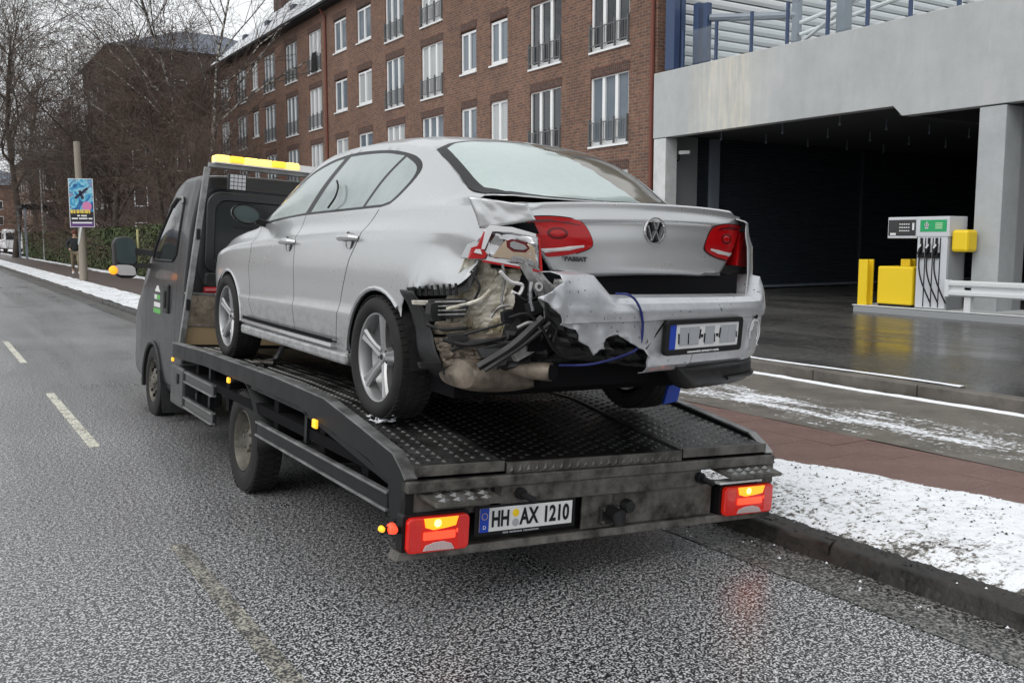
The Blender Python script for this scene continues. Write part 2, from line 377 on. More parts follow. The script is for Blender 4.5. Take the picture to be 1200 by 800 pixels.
# far kerb
fk=empty('far_kerb'); fk['kind']='structure'
for i in range(20):
    L=1.25; y=-2+i*L; b=MB(); b.box(8.06,8.24,y+.006,y+L-.006,-.05,.205); b.build('kerbstone',M['far_kerb'],fk,bevel=.012)
# forecourt, gently rising
sheet('forecourt',8.245,33,-14,20,.19,M['forecourt'],40,40,lambda x,y:.19+.02*noise.noise((x*.3,y*.3,1))+(x-8)*.002,True)
b=MB()
for k in range(170):
    x=rnd.uniform(9,14.8); y=rnd.uniform(2,14)
# tarmac repair seam
sheet('lawn_behind',9.3,40,20.2,160,.05,M['snow_clean'])
# gravel crumbs of ice and dirt by the near kerb
b=MB()
for k in range(2600):
    x=KX-.02-abs(rnd.gauss(0,.22)) if k<1100 else KX+rnd.uniform(.02,1.7); y=rnd.uniform(.8,9)
    s=rnd.uniform(.003,.010 if k<1100 else .012); z=.004 if x<KX else (.1 if x<KX+.13 else vz(x,y))
    q=rnd.uniform(0,3); v=[(x+s*cos(q),y+s*sin(q),z),(x+s*cos(q+2),y+s*sin(q+2),z),(x+s*cos(q+4.2),y+s*sin(q+4.2),z),(x,y,z+s*.9)]
    b.add(v,[(0,1,3),(1,2,3),(2,0,3)],0 if rnd.random()<(.75 if x>KX+.1 else .9) else 1)
o=b.build('grit',[M['kerb_mud'],M['snow_clean']],recalc=False); tag(o,'dark grit and icy crumbs scattered along the muddy kerb','grit',kind='stuff')
# ================================================================ BRICK APARTMENT BLOCK
FXW=16.0
bld=empty('apartment_building',(FXW,18.6,0),label='long four-storey red brick apartment block with white windows and snowy roof',cat='building')
B0=18.6; Y1=42.0
LG=[(1.55,3.45),(4.14,6.0),(6.69,8.56),(9.26,11.13)]; SM=[(2.1,3.45),(4.65,6.0),(7.15,8.56),(9.70,11.13)]
cols=[('L',19.72,21.4),('L',22.80,24.46),('S',25.74,26.80),('S',27.70,28.78),('L',30.06,31.75),('L',33.2,34.85),('S',36.22,37.68),('S',38.82,40.26),('L',41.83,43.46),('L',45.06,46.78),('L',48.43,50.2),('S',51.3,52.4),('L',53.47,55.35),('L',56.85,58.75)]
ops=[]
for t,a,c in cols:
    for (z0,z1) in (LG if t=='L' else SM): ops.append((a-B0,c-B0,z0,z1,t))
LEN=61.0-B0; TOP=11.95
b=MB()
ys=sorted({0,LEN,*[o[0] for o in ops],*[o[1] for o in ops]}); zs=sorted({0,TOP,*[o[2] for o in ops],*[o[3] for o in ops]})
for y0,y1 in zip(ys,ys[1:]):
    for z0,z1 in zip(zs,zs[1:]):
        cy,cz=(y0+y1)/2,(z0+z1)/2
        if any(o[0]<cy<o[1] and o[2]<cz<o[3] for o in ops): continue
        b.add([(0,y0,z0),(0,y1,z0),(0,y1,z1),(0,y0,z1)],[(0,3,2,1)])
for (a,c,z0,z1,t) in ops:
    dpt=.13
    b.add([(0,a,z0),(dpt,a,z0),(dpt,a,z1),(0,a,z1)],[(0,1,2,3)]); b.add([(0,c,z0),(dpt,c,z0),(dpt,c,z1),(0,c,z1)],[(3,2,1,0)])
    b.add([(0,a,z1),(dpt,a,z1),(dpt,c,z1),(0,c,z1)],[(0,1,2,3)]); b.add([(0,a,z0),(dpt,a,z0),(dpt,c,z0),(0,c,z0)],[(3,2,1,0)])
b.add([(0,0,0),(12,0,0),(12,0,TOP),(0,0,TOP)],[(0,1,2,3)]); b.add([(0,LEN,0),(12,LEN,0),(12,LEN,TOP),(6,LEN,17.7),(0,LEN,TOP)],[(4,3,2,1,0)])
b.add([(12,0,0),(12,LEN,0),(12,LEN,TOP),(12,0,TOP)],[(0,1,2,3)])
b.build('wall',M['brick'],bld,recalc=False)
# brick soldier courses over the openings
lme={}
for (a,c,z0,z1,t) in ops:
    key=round(c-a,2)
    if key not in lme:
        b=MB(); nb_=int((c-a+.1)/.085)
        for q_ in range(nb_): b.box(-.012,.05,-.05+q_*.0855,-.05+q_*.0855+.076,.01,.24)
        lme[key]=b.mesh('window_lintel',M['brick_dark'])
    o=bpy.data.objects.new('window_lintel',lme[key]); COL.objects.link(o); o.parent=bld; o.location=(0,a,z1); o['kind']='stuff'
# roof with snow, gutter
b=MB(); ov=.38; b.add([(-ov,-.1,TOP),(-ov,LEN+.3,TOP),(6,LEN+.3,17.8),(6,-.1,17.8)],[(0,1,2,3)]); b.add([(12+ov,-.1,TOP),(12+ov,LEN+.3,TOP),(6,LEN+.3,17.8),(6,-.1,17.8)],[(3,2,1,0)])
b.build('roof',M['roof_snow'],bld)
b=MB(); b.box(-ov-.03,.02,-.1,LEN+.28,TOP-.16,TOP-.01); b.box(-ov-.1,-ov-.03,-.1,LEN+.3,TOP-.10,TOP+.02); b.build('eaves',M['black'],bld)
for yy in (3,13,23,33,40.5):
    for (dx,hh) in ((4.2,2.6),):
        b=MB(); b.box(dx-.4,dx+.4,yy-.7,yy+.7,15.0,15.9+hh); b.box(dx-.46,dx+.46,yy-.76,yy+.76,15.9+hh,16.0+hh); b.build('chimney',M['brick_dark'],bld)
for yy in (22.55,42.0-B0+19.2,.12-.0):
    b=MB(); b.tube([(-.06,yy,0),(-.06,yy,TOP-.5),(-.3,yy,TOP-.15)],.055,8); b.build('downpipe',M['downpipe'],bld)
for yy in np.arange(5,41,4.4):        # skylight hatches and snow guards
    b=MB(); b.box(1.6,2.1,yy,yy+.5,13.5,14.05); b.build('roof_hatch',M['slate'],bld)
# windows: one of each kind, then copies
def window(kind,y0,y1,z0,z1,pm):
    W=y1-y0; Hh=z1-z0; n=3 if kind=='L' else 2
    fr=MB(); t=.075
    fr.ring([(0,0),(W,0),(W,Hh),(0,Hh)],[(t,t*1.6),(W-t,t*1.6),(W-t,Hh-t),(t,Hh-t)],FX,.055,.12)
    for k in range(1,n): fr.box(.045,.115,W*k/n-.06,W*k/n+.06,t*1.6,Hh-t)
    o=fr.build('window',M['frame_white'],bld)
    for k in range(n):
        p=MB(); p.box(.095,.10,W*k/n+.03,W*(k+1)/n-.03,.08,Hh-.05); q=p.build('pane',pm,o)
    s=MB(); s.box(-.055,.05,-.03,W+.03,-.05,.0); s.build('sill',M['frame_white'],o)
    if kind=='L':
        r=MB()
        for zz in (.14,.62): r.box(-.045,-.02,.0,W,zz,zz+.025)
        for k in range(int(W/.11)): r.box(-.04,-.025,.03+k*.11,.045+k*.11,.16,.62)
        for k in range(n+1): r.box(-.06,-.0,min(W-.03,W*k/n),min(W-.03,W*k/n)+.03,.02,.74)
        r.build('railing',M['rail_iron'],o)
    return o
mat('rail_iron',(.13,.135,.14),.5)
panes=[M['pane_mid'],M['pane_curtain'],M['pane_dark']]
protos={}
rw=random.Random(5)
for t,a,c in cols:
    for (z0,z1) in (LG if t=='L' else SM):
        key=(t,round(c-a,1),round(z1-z0,1))
        if key not in protos: protos[key]=[window(t,a,c,z0,z1,pmm) for pmm in panes]; pk=protos[key]; first=True
        pk=protos[key]
        if first:
            for j,o in enumerate(pk): o.location=(0,a-B0,z0); o['_u']=0
            first=False
        k=rw.choice([0,0,0,1,1,2])
        src=pk[k]
        if src['_u']==0: src.location=(0,a-B0,z0); src['_u']=1
        else:
            n=copy_tree(src,bld); n.location=(0,a-B0,z0)
for pk in protos.values():
    for o in pk:
        if o['_u']==0:
            for ch in list(o.children): bpy.data.objects.remove(ch)
            bpy.data.objects.remove(o)
for o in bpy.data.objects:
    if '_u' in o: del o['_u']
b=MB(); 
for i in range(9): b.grid(lambda a,c:(-.07-.05*a,i*.07+c*.07,.75-a*.9+.05*noise.noise((a*4,i,c))),5,2)
tag(b.build('blanket',M['black'],None,loc=(FXW,42.2,9.4)),'dark blanket hung out over the top-floor window railing','blanket')
# flat black slab painting the shade of a ground-floor doorway recess near the corner
b=MB(); b.box(-.02,.0,.65,1.1,0,2.6); b.build('door',M['black'],bld)
# ================================================================ PETROL STATION
gs=empty('petrol_station',(15.8,0,0),label='grey concrete petrol station deck with dark open bay and pillars',cat='petrol station')
YB=18.5
def gp(name,m,bevel=0,**k):
    return lambda b: b.build(name,m,gs,bevel=bevel,**k)
b=MB(); pf=[(-14,3.90),(11.36,3.90),(11.56,4.10),(18.48,4.10),(18.48,5.70),(-14,5.70)]
b.prism(pf,FX,0,.26); b.build('parapet_beam',M['concrete'],gs,bevel=.012)
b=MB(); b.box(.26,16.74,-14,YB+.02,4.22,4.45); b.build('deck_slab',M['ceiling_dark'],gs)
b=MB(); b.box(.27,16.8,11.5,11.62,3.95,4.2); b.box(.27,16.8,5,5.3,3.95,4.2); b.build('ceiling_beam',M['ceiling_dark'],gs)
b=MB(); b.box(.02,.52,9.34,9.83,.2,3.88); b.build('pillar',M['light_column'],gs,bevel=.015)
b=MB(); b.box(.53,.80,9.345,9.6,.2,3.88); b.build('pillar',M['pump_grey'],gs,bevel=.01)
b=MB(); b.box(.02,.40,18.02,18.47,.1,4.09); b.build('pillar',M['white_paint'],gs,bevel=.01)
b=MB(); b.box(.40,1.45,18.40,18.50,.1,4.21); b.build('panel',M['pump_grey'],gs)
# side wall of roller-shutter slats: visible slats kept as one ribbed part per bay
def slats(name,x0,x1,y,z0,z1,pitch,m,dep=.02):
    b=MB(); z=z0
    while z<z1:
        zt=min(z+pitch,z1); b.add([(x0,y,z),(x1,y,z),(x1,y-dep,z+pitch*.35),(x0,y-dep,z+pitch*.35),(x1,y-dep,z+pitch*.75),(x0,y-dep,z+pitch*.75),(x1,y,zt),(x0,y,zt)],[(0,1,2,3),(3,2,4,5),(5,4,6,7)]); z+=pitch
    o=b.build(name,m,gs); o['kind']='stuff'; return o
slats('roller_shutter',1.45,1.92,18.5,.3,4.2,.08,M['shutter_dark'])
slats('roller_shutter',2.22,8.1,18.5,.3,4.2,.08,M['shutter_dark'])
slats('roller_shutter',8.22,16.8,18.5,.3,4.2,.08,M['shutter_dark'])
b=MB(); b.box(1.92,2.2,18.35,18.48,.1,4.2); b.build('post',M['grey_steel'],gs)
b=MB(); b.box(8.1,8.2,18.4,18.49,.1,4.2); b.build('post',M['shutter_dark'],gs)
b=MB(); b.box(1.45,16.8,18.43,18.52,.26,.32); b.build('wall_rail',M['grey_steel'],gs)
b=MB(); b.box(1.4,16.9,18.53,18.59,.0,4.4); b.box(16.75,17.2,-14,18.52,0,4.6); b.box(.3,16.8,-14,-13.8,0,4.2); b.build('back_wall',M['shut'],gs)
for i in range(6):
    for j in range(5):
        x=.9+i*1.55+.2*(j%2); y=17-j*1.75
        if x>8: continue
        b=MB(); b.tube([(x,y,4.22),(x,y,4.03)],.012,5); b.tube([(x,y,4.04),(x,y,3.99)],[.02,.035],6); b.build('sprinkler',M['grey_steel'],gs)
cm=empty('security_camera',(16.25,18.0,3.62),label='small white security camera under the deck on the white pillar',cat='camera')
b=MB(); b.box(-.05,.05,-.28,.0,.08,.17); b.build('housing',M['white_paint'],cm,bevel=.01,rot=(0,0,R(35)))
b=MB(); b.tube([(0,0,.1),(0,.0,-.05),(.02,.1,-.08)],.02,6); b.build('bracket',M['black'],cm)
# building above the deck: pale horizontal cladding boards
ua=empty('deck_building',(16.0,18.42,4.45),label='pale horizontally clad wall with blue corner post standing on the deck',cat='building')
bm_=MB(); bm_.box(.3,15,.04,.12,0,7.2); bm_.build('wall',M['clad_gap'],ua)
cb=MB(); cb.add([(.3,0,.02),(15,0,.02),(15,-.035,.10),(.3,-.035,.10),(15,-.035,.19),(.3,-.035,.19),(15,0,.235),(.3,0,.235)],[(0,1,2,3),(3,2,4,5),(5,4,6,7)])
cme=cb.mesh('cladding_board',M['cladding'])
for k in range(28):
    o=bpy.data.objects.new('cladding_board',cme); COL.objects.link(o); o.parent=ua; o.location=(0,0,k*.255)
for (x0,x1,y0,y1) in ((-.16,.02,-.62,-.3),(.06,.2,-.62,-.3)):
    b=MB(); b.box(x0,x1,y0,y1,1.28,7.2); b.build('corner_post',M['blue_steel'],ua)
# steel posts and rails on the deck
rl=empty('deck_railing',(15.98,0,5.70),label='glass railing on blue posts along the top of the concrete deck',cat='railing')
PY=[17.62,16.5,15.4,14.37,13.31,12.35,11.40,10.42,9.4,8.3]
for i,y in enumerate(PY):
    b=MB(); b.box(-.03,.03,y-.03,y+.03,0,.92 if i else .9); b.build('post',M['blue_steel'],rl)
for a,c in zip(PY,PY[1:]):
    b=MB(); b.box(-.006,.006,c+.06,a-.06,.08,.86); b.build('glass_panel',M['rail_glass'],rl)
fr=empty('steel_frame',(16.3,0,5.70),label='blue and grey steel posts with sloping pipes behind the glass railing',cat='frame')
for (x,y,wd,h,mm) in ((.0,17.45,.18,1.55,'blue_steel'),(.0,17.15,.14,1.5,'blue_steel'),(.9,15.2,.16,4,'grey_steel'),(.1,13.25,.22,5,'grey_steel')):
    b=MB(); b.box(x-wd/2,x+wd/2,y-wd/2,y+wd/2,0,h); b.build('post',M[mm],fr)
for (a,c,r) in (((.05,17.1,1.15),(.9,15.2,.95),.09),((.9,15.2,.75),(3.5,9.5,2.5),.05),((.9,15.1,.5),(3.6,9.3,2.1),.05),((.9,15.1,.3),(.3,12,1.35),.04),((.2,13.1,1.2),(3.0,6,2.6),.07)):
    b=MB(); b.tube([a,c],r,8); b.build('pipe',M['grey_steel' if r>.06 else 'cladding'],fr)
# ---- pump island
isl=empty('pump_island',(15.3,0,.2),label='low white-edged concrete island carrying the fuel pump',cat='island')
b=MB(); b.box(0,1.35,5.0,11.9,-.1,.12); b.build('kerb',M['pump_grey'],isl,bevel=.02)
b=MB(); b.box(-.01,1.37,5.0,11.92,.121,.14); b.build('top',M['white_paint'],isl,bevel=.006)
pu=empty('fuel_pump',(15.42,10.02,.34),label='grey and white fuel pump with green header and black hoses',cat='fuel pump')
b=MB(); b.box(0,.5,0,.63,0,1.64); b.build('cabinet',M['pump_grey'],pu,bevel=.015)
b=MB(); b.box(-.02,.0,.02,.61,.02,1.30); b.build('front_panel',M['pump_white'],pu,bevel=.004)
b=MB(); b.box(-.03,.51,-.01,.64,1.30,1.66); b.build('header',M['pump_white'],pu,bevel=.01)
b=MB(); b.box(-.035,-.031,.04,.56,1.39,1.60); hd=b.build('sign',M['green_sign'],pu)
b=MB()
for k in range(5):
    q=R(72*k+90); b.box(-.038,-.0355,.43+.03*cos(q)-.014,.43+.03*cos(q)+.014,1.50+.045*sin(q)-.02,1.50+.045*sin(q)+.02)
b.box(-.038,-.0355,.40,.46,1.47,1.53); b.build('sign_flower',M['white_paint'],hd)
mat('sign_pale',(.35,.62,.35),.5); b=MB(); 
for k in range(4): b.box(-.038,-.0355,.12,.26,1.44+k*.03,1.46+k*.03)
b.build('sign_print',M['sign_pale'],hd)
b=MB(); b.box(-.025,-.021,.04,.6,1.30,1.36); b.build('strip',M['white_paint'],pu)
for k,yy in enumerate((.52,.37,.22)):
    nz=empty('nozzle_hose'); nz.parent=pu
    b=MB(); b.box(-.055,-.02,yy-.055,yy+.055,.92,1.02); b.box(-.045,-.02,yy-.02,yy+.02,1.02,1.28); b.build('nozzle_boot',M['black'],nz)
    b=MB(); b.bar((-.07,yy+.03,.98),(-.09,yy-.05,1.18),.035,.05); b.build('nozzle',M['black'],nz,bevel=.008)
    b=MB(); b.bar((-.10,yy+.01,1.1),(-.10,yy-.04,1.16),.02,.03); b.build('grip',M['galv_white'],nz)
    b=MB(); pts=[(-.06,yy+.02,.93)]+[(-.08-.03*sin(PI*t),yy+.05*cos(t*3)-.16*t**2.2-.05,.9-.78*t) for t in [i/9 for i in range(10)]]
    b.tube(pts,.014,6); b.build('black_tube',M['black'],nz,smooth=True)
for yy in (.445,.295,.15):
    b=MB(); b.box(-.03,-.02,yy-.008,yy+.008,.04,1.28); b.build('divider',M['black'],pu)
ds=empty('price_display'); ds.parent=pu; 
b=MB(); b.box(.0,.35,.64,1.26,1.27,1.66); b.build('display_housing',M['pump_white'],ds,bevel=.012)
b=MB(); b.box(-.006,-.001,.67,1.24,1.32,1.61); b.build('screen',M['black_gloss'],ds)
mat('led',(.7,.7,.7),.4); b=MB()
for k in range(3): 
    for j in range(5): b.box(-.010,-.0065,.80+j*.045,.83+j*.045,1.52-k*.06,1.54-k*.06)
b.box(-.010,-.0065,1.08,1.20,1.33,1.37); b.box(-.010,-.0065,.70,.74,1.42,1.55); b.build('digits',M['led'],ds)
wb=MB(); wb.box(.02,.34,-.33,-.02,1.03,1.42); tag(wb.build('towel_dispenser',M['yellow'],None,bevel=.05,loc=(15.42,10.02,.34)),'yellow towel dispenser box hanging on the side of the fuel pump','dispenser')
bx=empty('yellow_cabinet',(15.4,10.70,.34),label='square yellow metal cabinet beside the fuel pump',cat='cabinet')
b=MB(); b.box(0,.55,0,.75,.04,.75); b.build('body',M['yellow'],bx,bevel=.03); b=MB(); b.box(.02,.53,.02,.73,0,.038); b.build('base',M['black'],bx)
for (nm,y,x,h,lab) in (('guard_post',11.72,15.42,.87,'tall yellow guard post at the end of the pump island'),('guard_post',11.2,15.98,.88,'yellow guard post behind the yellow cabinet')):
    b=MB(); b.prism([(-.1,-.1),(.1,-.1),(.1,-.06),(.03,-.06),(.03,.06),(.1,.06),(.1,.1),(-.1,.1),(-.1,.06),(-.03,.06),(-.03,-.06),(-.1,-.06)],lambda a,c,d_:(c,a,d_),0,h); tag(b.build(nm,M['yellow'],None,bevel=.006,loc=(x,y,.34)),lab,'post',group='yellow guard posts on the pump island')
gr=empty('guard_rail',(15.3,0,.34),label='white corrugated steel guard rail in front of the grey pillar',cat='guard rail')
prof=[(0,.26),(-.06,.29),(-.06,.34),(0,.38),(0,.42),(-.06,.46),(-.06,.51),(0,.54)]
b=MB(); n=len(prof); b.add([(p[0],4.5,p[1]) for p in prof]+[(p[0],9.87,p[1]) for p in prof],[(i,i+1,n+i+1,n+i) for i in range(n-1)])
o=b.build('beam',M['galv_white'],gr); sm=o.modifiers.new('solid','SOLIDIFY'); sm.thickness=.012
for y in (9.55,7.75,6.0):
    b=MB(); b.box(.0,.1,y-.06,y+.06,0,.50); b.build('post',M['galv_white'],gr)
b=MB(); b.box(-.07,.03,9.87,9.95,.25,.55); b.build('end_cap',M['galv_white'],gr,bevel=.01)
# ================================================================ BACKGROUND BUILDINGS
def block(x0,y0,x1,y1,h,rh,label,name='brick_building',m='brick_far',win=((12,1.6),),rm='slate'):
    t=empty(name,((x0+x1)/2,(y0+y1)/2,0),label=label,cat='building'); hx=(x1-x0)/2; hy=(y1-y0)/2
    b=MB(); b.box(-hx,hx,-hy,hy,0,h); b.build('wall',M[m],t)
    b=MB(); e=.5; r=min(hx,hy)*.9
    b.add([(-hx-e,-hy-e,h),(hx+e,-hy-e,h),(hx+e,hy+e,h),(-hx-e,hy+e,h),(-hx+r,-hy+r,h+rh),(hx-r,-hy+r,h+rh),(hx-r,hy-r,h+rh),(-hx+r,hy-r,h+rh)],[(3,2,1,0),(0,1,5,4),(1,2,6,5),(2,3,7,6),(3,0,4,7),(4,5,6,7)]); b.build('roof',M[rm],t)
    fr=MB(); fr.box(-.55,.55,-.04,.02,0,1.7); fme=fr.mesh('window',M['frame_white']); pn=MB(); pn.box(-.45,.45,-.06,-.045,.1,1.6); pme=pn.mesh('pane',M['pane_dark'])
    for face in ('y','x'):
        L=(2*hx if face=='y' else 2*hy); nn=int(L/3.2)
        for i in range(nn):
            for k in range(int((h-1)/3)):
                o=bpy.data.objects.new('window',fme); COL.objects.link(o); o.parent=t
                s=-L/2+(i+.5)*L/nn
                if face=='y': o.location=(s,-hy-.01,1.3+k*3)
                else: o.location=(-hx-.01,s,1.3+k*3); o.rotation_euler=(0,0,-PI/2)
                q=bpy.data.objects.new('pane',pme); COL.objects.link(q); q.parent=o
    return t
block(14.2,84,32,100,17.3,3.2,'tall brown brick house with slate hip roof behind the bare trees')
block(11.5,122,26,145,11,3,'distant dark brick block half hidden by twigs',m='brick')
block(-2,210,26,240,12,4,'low red-brown brick row at the far end of the street',m='brick')
block(-60,190,-16,215,14,4,'brick house far down the left side of the street',m='brick')
# bus shelter roof, lamp masts
sh=empty('bus_shelter',(7.6,82,0),label='dark flat-roofed shelter beyond the hedge',cat='shelter')
b=MB(); b.box(-1.0,2.6,-3,3,3.9,4.15); b.build('roof',M['black'],sh)
for x,y in ((-.8,-2.8),(2.3,-2.8),(-.8,2.8),(2.3,2.8)): b=MB(); b.box(x-.07,x+.07,y-.07,y+.07,0,3.9); b.build('post',M['grey_steel'],sh)
b=MB(); b.box(1.0,2.4,2.4,2.5,.4,3.6); b.build('panel',M['pane_mid'],sh)
mat('mast_grey',(.30,.30,.29),.5)
def mast(x,y,h,r,lab):
    b=MB(); b.tube([(0,0,0),(0,0,h)],[r,r*.7],8); t=empty('mast',(x,y,0),label=lab,cat='mast'); b.build('shaft',M['mast_grey'],t,smooth=True)
    b=MB(); b.lathe([(0,h+.06),(r,h+.03),(r,h-.02)],'z',8); b.build('cap',M['grey_steel'],t)
mast(7.65,76,6.6,.06,'thin pale mast left of the poster pole, nearer of the pair'); mast(8.35,81,6.8,.06,'thin pale mast left of the poster pole, farther of the pair')
# white van and cars far away
def far_car(x,y,s,lab,paint,h=1.45,van=False):
    t=empty('parked_van' if van else 'parked_car',(x,y,.1),label=lab,cat='van' if van else 'car')
    b=MB()
    if van: side=[(0,.4),(5,.4),(5,1.2),(4.4,1.4),(3.9,2.5),(3.5,2.6),(.2,2.6),(0,2.4)]
    else: side=[(0,.35),(4.3,.35),(4.4,.7),(4.1,.85),(3.1,.95),(2.6,1.4),(1.0,1.45),(.3,1.0),(0,.9)]
    b.prism(side,FX,-.9,.9); b.build('body',paint,t,bevel=.1)
    b=MB()
    if van: b.box(-.75,.75,-.02,.0,1.4,2.2)
    else: b.add([(-.7,.42,1.05),(.7,.42,1.05),(.6,.93,1.4),(-.6,.93,1.4)],[(0,1,2,3)])
    b.build('rear_window',M['pane_dark'],t)
    b=MB(); b.box(-.912,.912,1.3,3.2,1.5 if van else 1.0,2.1 if van else 1.3); b.build('side_window',M['pane_dark'],t)
    for xx in (-.85,.7):
        for yy in (.8,3.4): b=MB(); b.lathe([(.0,xx),(.33,xx),(.33,xx+.2),(0,xx+.2)],'x',16,(0,yy,.33)); b.build('wheel',M['black'],t)
    return t
mat('white_car',(.7,.7,.71),.3,coat=.5)
far_car(9.1,121,1,'white van parked at the far end of the hedge',M['white_car'],van=True)
far_car(8.3,131,1,'small white car beside the far white van',M['white_car']); 
# ---- hedge
hg=empty('hedge',(0,0,0),label='clipped dark green hedge running along the path',cat='hedge')
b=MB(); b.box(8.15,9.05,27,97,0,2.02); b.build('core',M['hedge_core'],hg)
rh=random.Random(11); b=MB(); N=52000
for k in range(N):
    y=27+70*rh.random()**1.5; f=rh.random()
    if f<.62: x=8.1+rh.gauss(0,.035)+.05*noise.noise((y*.8,0,1)); z=rh.uniform(.05,2.1); nn=Vector((-1,rh.gauss(0,.5),rh.gauss(.2,.5)))
    elif f<.9: x=rh.uniform(8.1,9.1); z=2.08+rh.gauss(0,.04)+.06*noise.noise((x,y*.5,2)); nn=Vector((rh.gauss(0,.5),rh.gauss(0,.5),1))
    else: x=rh.uniform(8.1,9.1); y=27+rh.gauss(-.03,.04) if rh.random()<.5 else 97; z=rh.uniform(.05,2.1); nn=Vector((0,-1,.3))
    nn.normalize(); a=nn.cross(Vector((rh.random(),rh.random(),rh.random()))).normalized(); c=nn.cross(a); s=rh.uniform(.035,.07)*(1+y/90); p=Vector((x,y,z))
    b.add([p-a*s,p+c*s*.5,p+a*s,p-c*s*.5],[(0,1,2,3)])
o=b.build('foliage',M['hedge'],hg,recalc=False); o['kind']='stuff'
# ---- poster pole
sp=empty('poster_pole',(4.98,37.1,.1),label='weathered pole with a tall event poster strapped to it',cat='pole')
mat('pole_wood',(.26,.23,.19),.7); b=MB(); b.tube([(0,0,0),(.0,0,2),(-.02,0,4.95)],[.15,.115,.11],12); b.build('pole',M['pole_wood'],sp,smooth=True)
b=MB()
for k in range(9):
    a=R(200+k*9+rh.uniform(-6,6)); z=1.3+k*.09; b.box(.118*cos(a)-.03,.118*cos(a)+.03,.118*sin(a)-.03,.118*sin(a)+.004,z,z+.10)
b.build('sticker',M['frame_white'],sp)
# poster: flat print in colour blocks
m=mat('poster_art',rough=.5); n=NB(m); p=n.pos(scale=(1,1,.8)); sw=n.noise(p,2.1,3,.5,1.4)
n.col(n.ramp(sw,[(.30,(.02,.05,.14)),(.40,(.03,.18,.45)),(.47,(.10,.45,.62)),(.52,(.35,.62,.72)),(.56,(.05,.10,.25)),(.60,(.10,.38,.62)),(.68,(.45,.12,.12))]))
mat('poster_black',(.015,.012,.02),.5); mat('poster_purple',(.12,.05,.20),.5); mat('poster_pink',(.65,.22,.42),.5); mat('poster_yellow',(.75,.55,.08),.5)
q=empty('poster'); q.parent=sp; q.location=(.02,-.16,1.92); q.rotation_euler=(0,0,R(-14))
b=MB(); b.box(-.44,.44,0,.02,0,1.72); b.build('board',M['frame_white'],q)
for nm,mm,x0,x1,z0,z1,dd in (('picture','poster_art',-.42,.42,.56,1.70,.004),('band','poster_black',-.42,.42,.20,.555,.004),('band','poster_purple',-.42,.42,.02,.196,.004)):
    b=MB(); b.box(x0,x1,-dd,-.001,z0,z1); b.build(nm,M[mm],q)
b=MB(); b.lathe([(0,-.007),(.17,-.007)],'y',24,(.19,0,.74)); b.build('print',M['poster_pink'],q)
mat('poster_line',(.02,.02,.05),.5); b=MB(); b.bar((-.22,-.008,1.02),(.24,-.008,1.38),.09,.004,up=(0,1,0)); b.bar((-.05,-.008,1.3),(.06,-.008,1.0),.10,.004,up=(0,1,0)); b.build('print',M['poster_line'],q)
text('LA MAGIE',.17,M['poster_yellow'],q,(0,-.006,.55),(PI/2,0,0),'print',sx=.95) if False else None
q.scale=(.92,1,1)
b=MB(); xx=-.40
for wq in (.10,.09,.03,.11,.05,.10,.04,.12,.08):
    b.box(xx,xx+wq-.02,-.010,-.006,.49,.62); xx+=wq
b.build('print',M['poster_yellow'],q)
b=MB()
for (z,ws) in ((.38,(.1,.2)),(.28,(.22,.3,.14)),(.13,(.7,))):
    xx=-sum(ws)/2-.02*(len(ws)-1)
    for wq in ws: b.box(xx,xx+wq,-.010,-.006,z,z+.05); xx+=wq+.04
b.build('print',M['frame_white'],q)
# ================================================================ BARE TREES
def tree(name,label,loc,h,seed,spread=.5,levels=5,trunk=.16,lean=0,cat='tree',bark='bark',twig='twig',kids=(5,5,5,5),first=.25,droop=0,minr=.006,group='bare winter trees along the street'):
    rr=random.Random(seed); TR=MB(); TW=MB()
    def branch(p,dv,L,r,lv):
        n=5 if lv<2 else 3; pts=[p]; rs=[r]; dd=dv.copy(); q=p.copy()
        for k in range(n):
            wob=.10 if lv==0 else .22
            dd=(dd+Vector((rr.gauss(0,wob),rr.gauss(0,wob),rr.gauss(0,wob*.6)+(.06 if lv<3 else -droop)))).normalized()
            q=q+dd*L/n; pts.append(q.copy()); rs.append(max(minr,r*(1-.75*(k+1)/n)))
        (TR if lv<2 else TW).tube(pts,rs,7 if lv==0 else (5 if lv==1 else 3),cap=False)
        if lv>=levels-1: return
        nk=kids[min(lv,len(kids)-1)]; 
        for k in range(nk):
            t=first+(1-first)*(k+rr.random())/nk if lv==0 else .15+.85*(k+rr.random())/nk
            i=min(n-1,int(t*n)); f=t*n-i; pp=pts[i].lerp(pts[i+1],f); rad=rs[i]+(rs[i+1]-rs[i])*f
            base=(pts[i+1]-pts[i]).normalized(); a=rr.uniform(0,2*PI); pr=base.orthogonal().normalized(); pr=Matrix.Rotation(a,3,base)@pr
            ang=rr.uniform(.45,.95)*(spread/.5); nd=(base*cos(ang)+pr*sin(ang)).normalized()
            branch(pp,nd,L*rr.uniform(.42,.62)*(1-.25*t if lv==0 else 1),max(minr,rad*.62),lv+1)
    t=empty(name,loc,label=label,cat=cat,group=group)
    branch(Vector((0,0,0)),Vector((lean,0,1)).normalized(),h,trunk,0)
    TR.build('trunk',M[bark],t,smooth=True,ang=80,recalc=False); o=TW.build('crown',M[twig],t,recalc=False); return t
def retree(src,label,loc,rz,s):
    c=copy_tree(src); c.location=loc; c.rotation_euler=(0,0,rz); c.scale=(s,s,s); c['label']=label; return c
tA=tree('bare_tree','tall white-barked birch in front of the far end of the apartment block',(11.3,45,0),17,31,.40,5,.12,bark='birch',kids=(15,6,5,4),minr=.006)
tB=tree('bare_tree','dense spreading bare tree directly behind the poster pole',(9.6,58,0),13,8,.55,5,.22,kids=(14,7,7,5),first=.12,minr=.009)
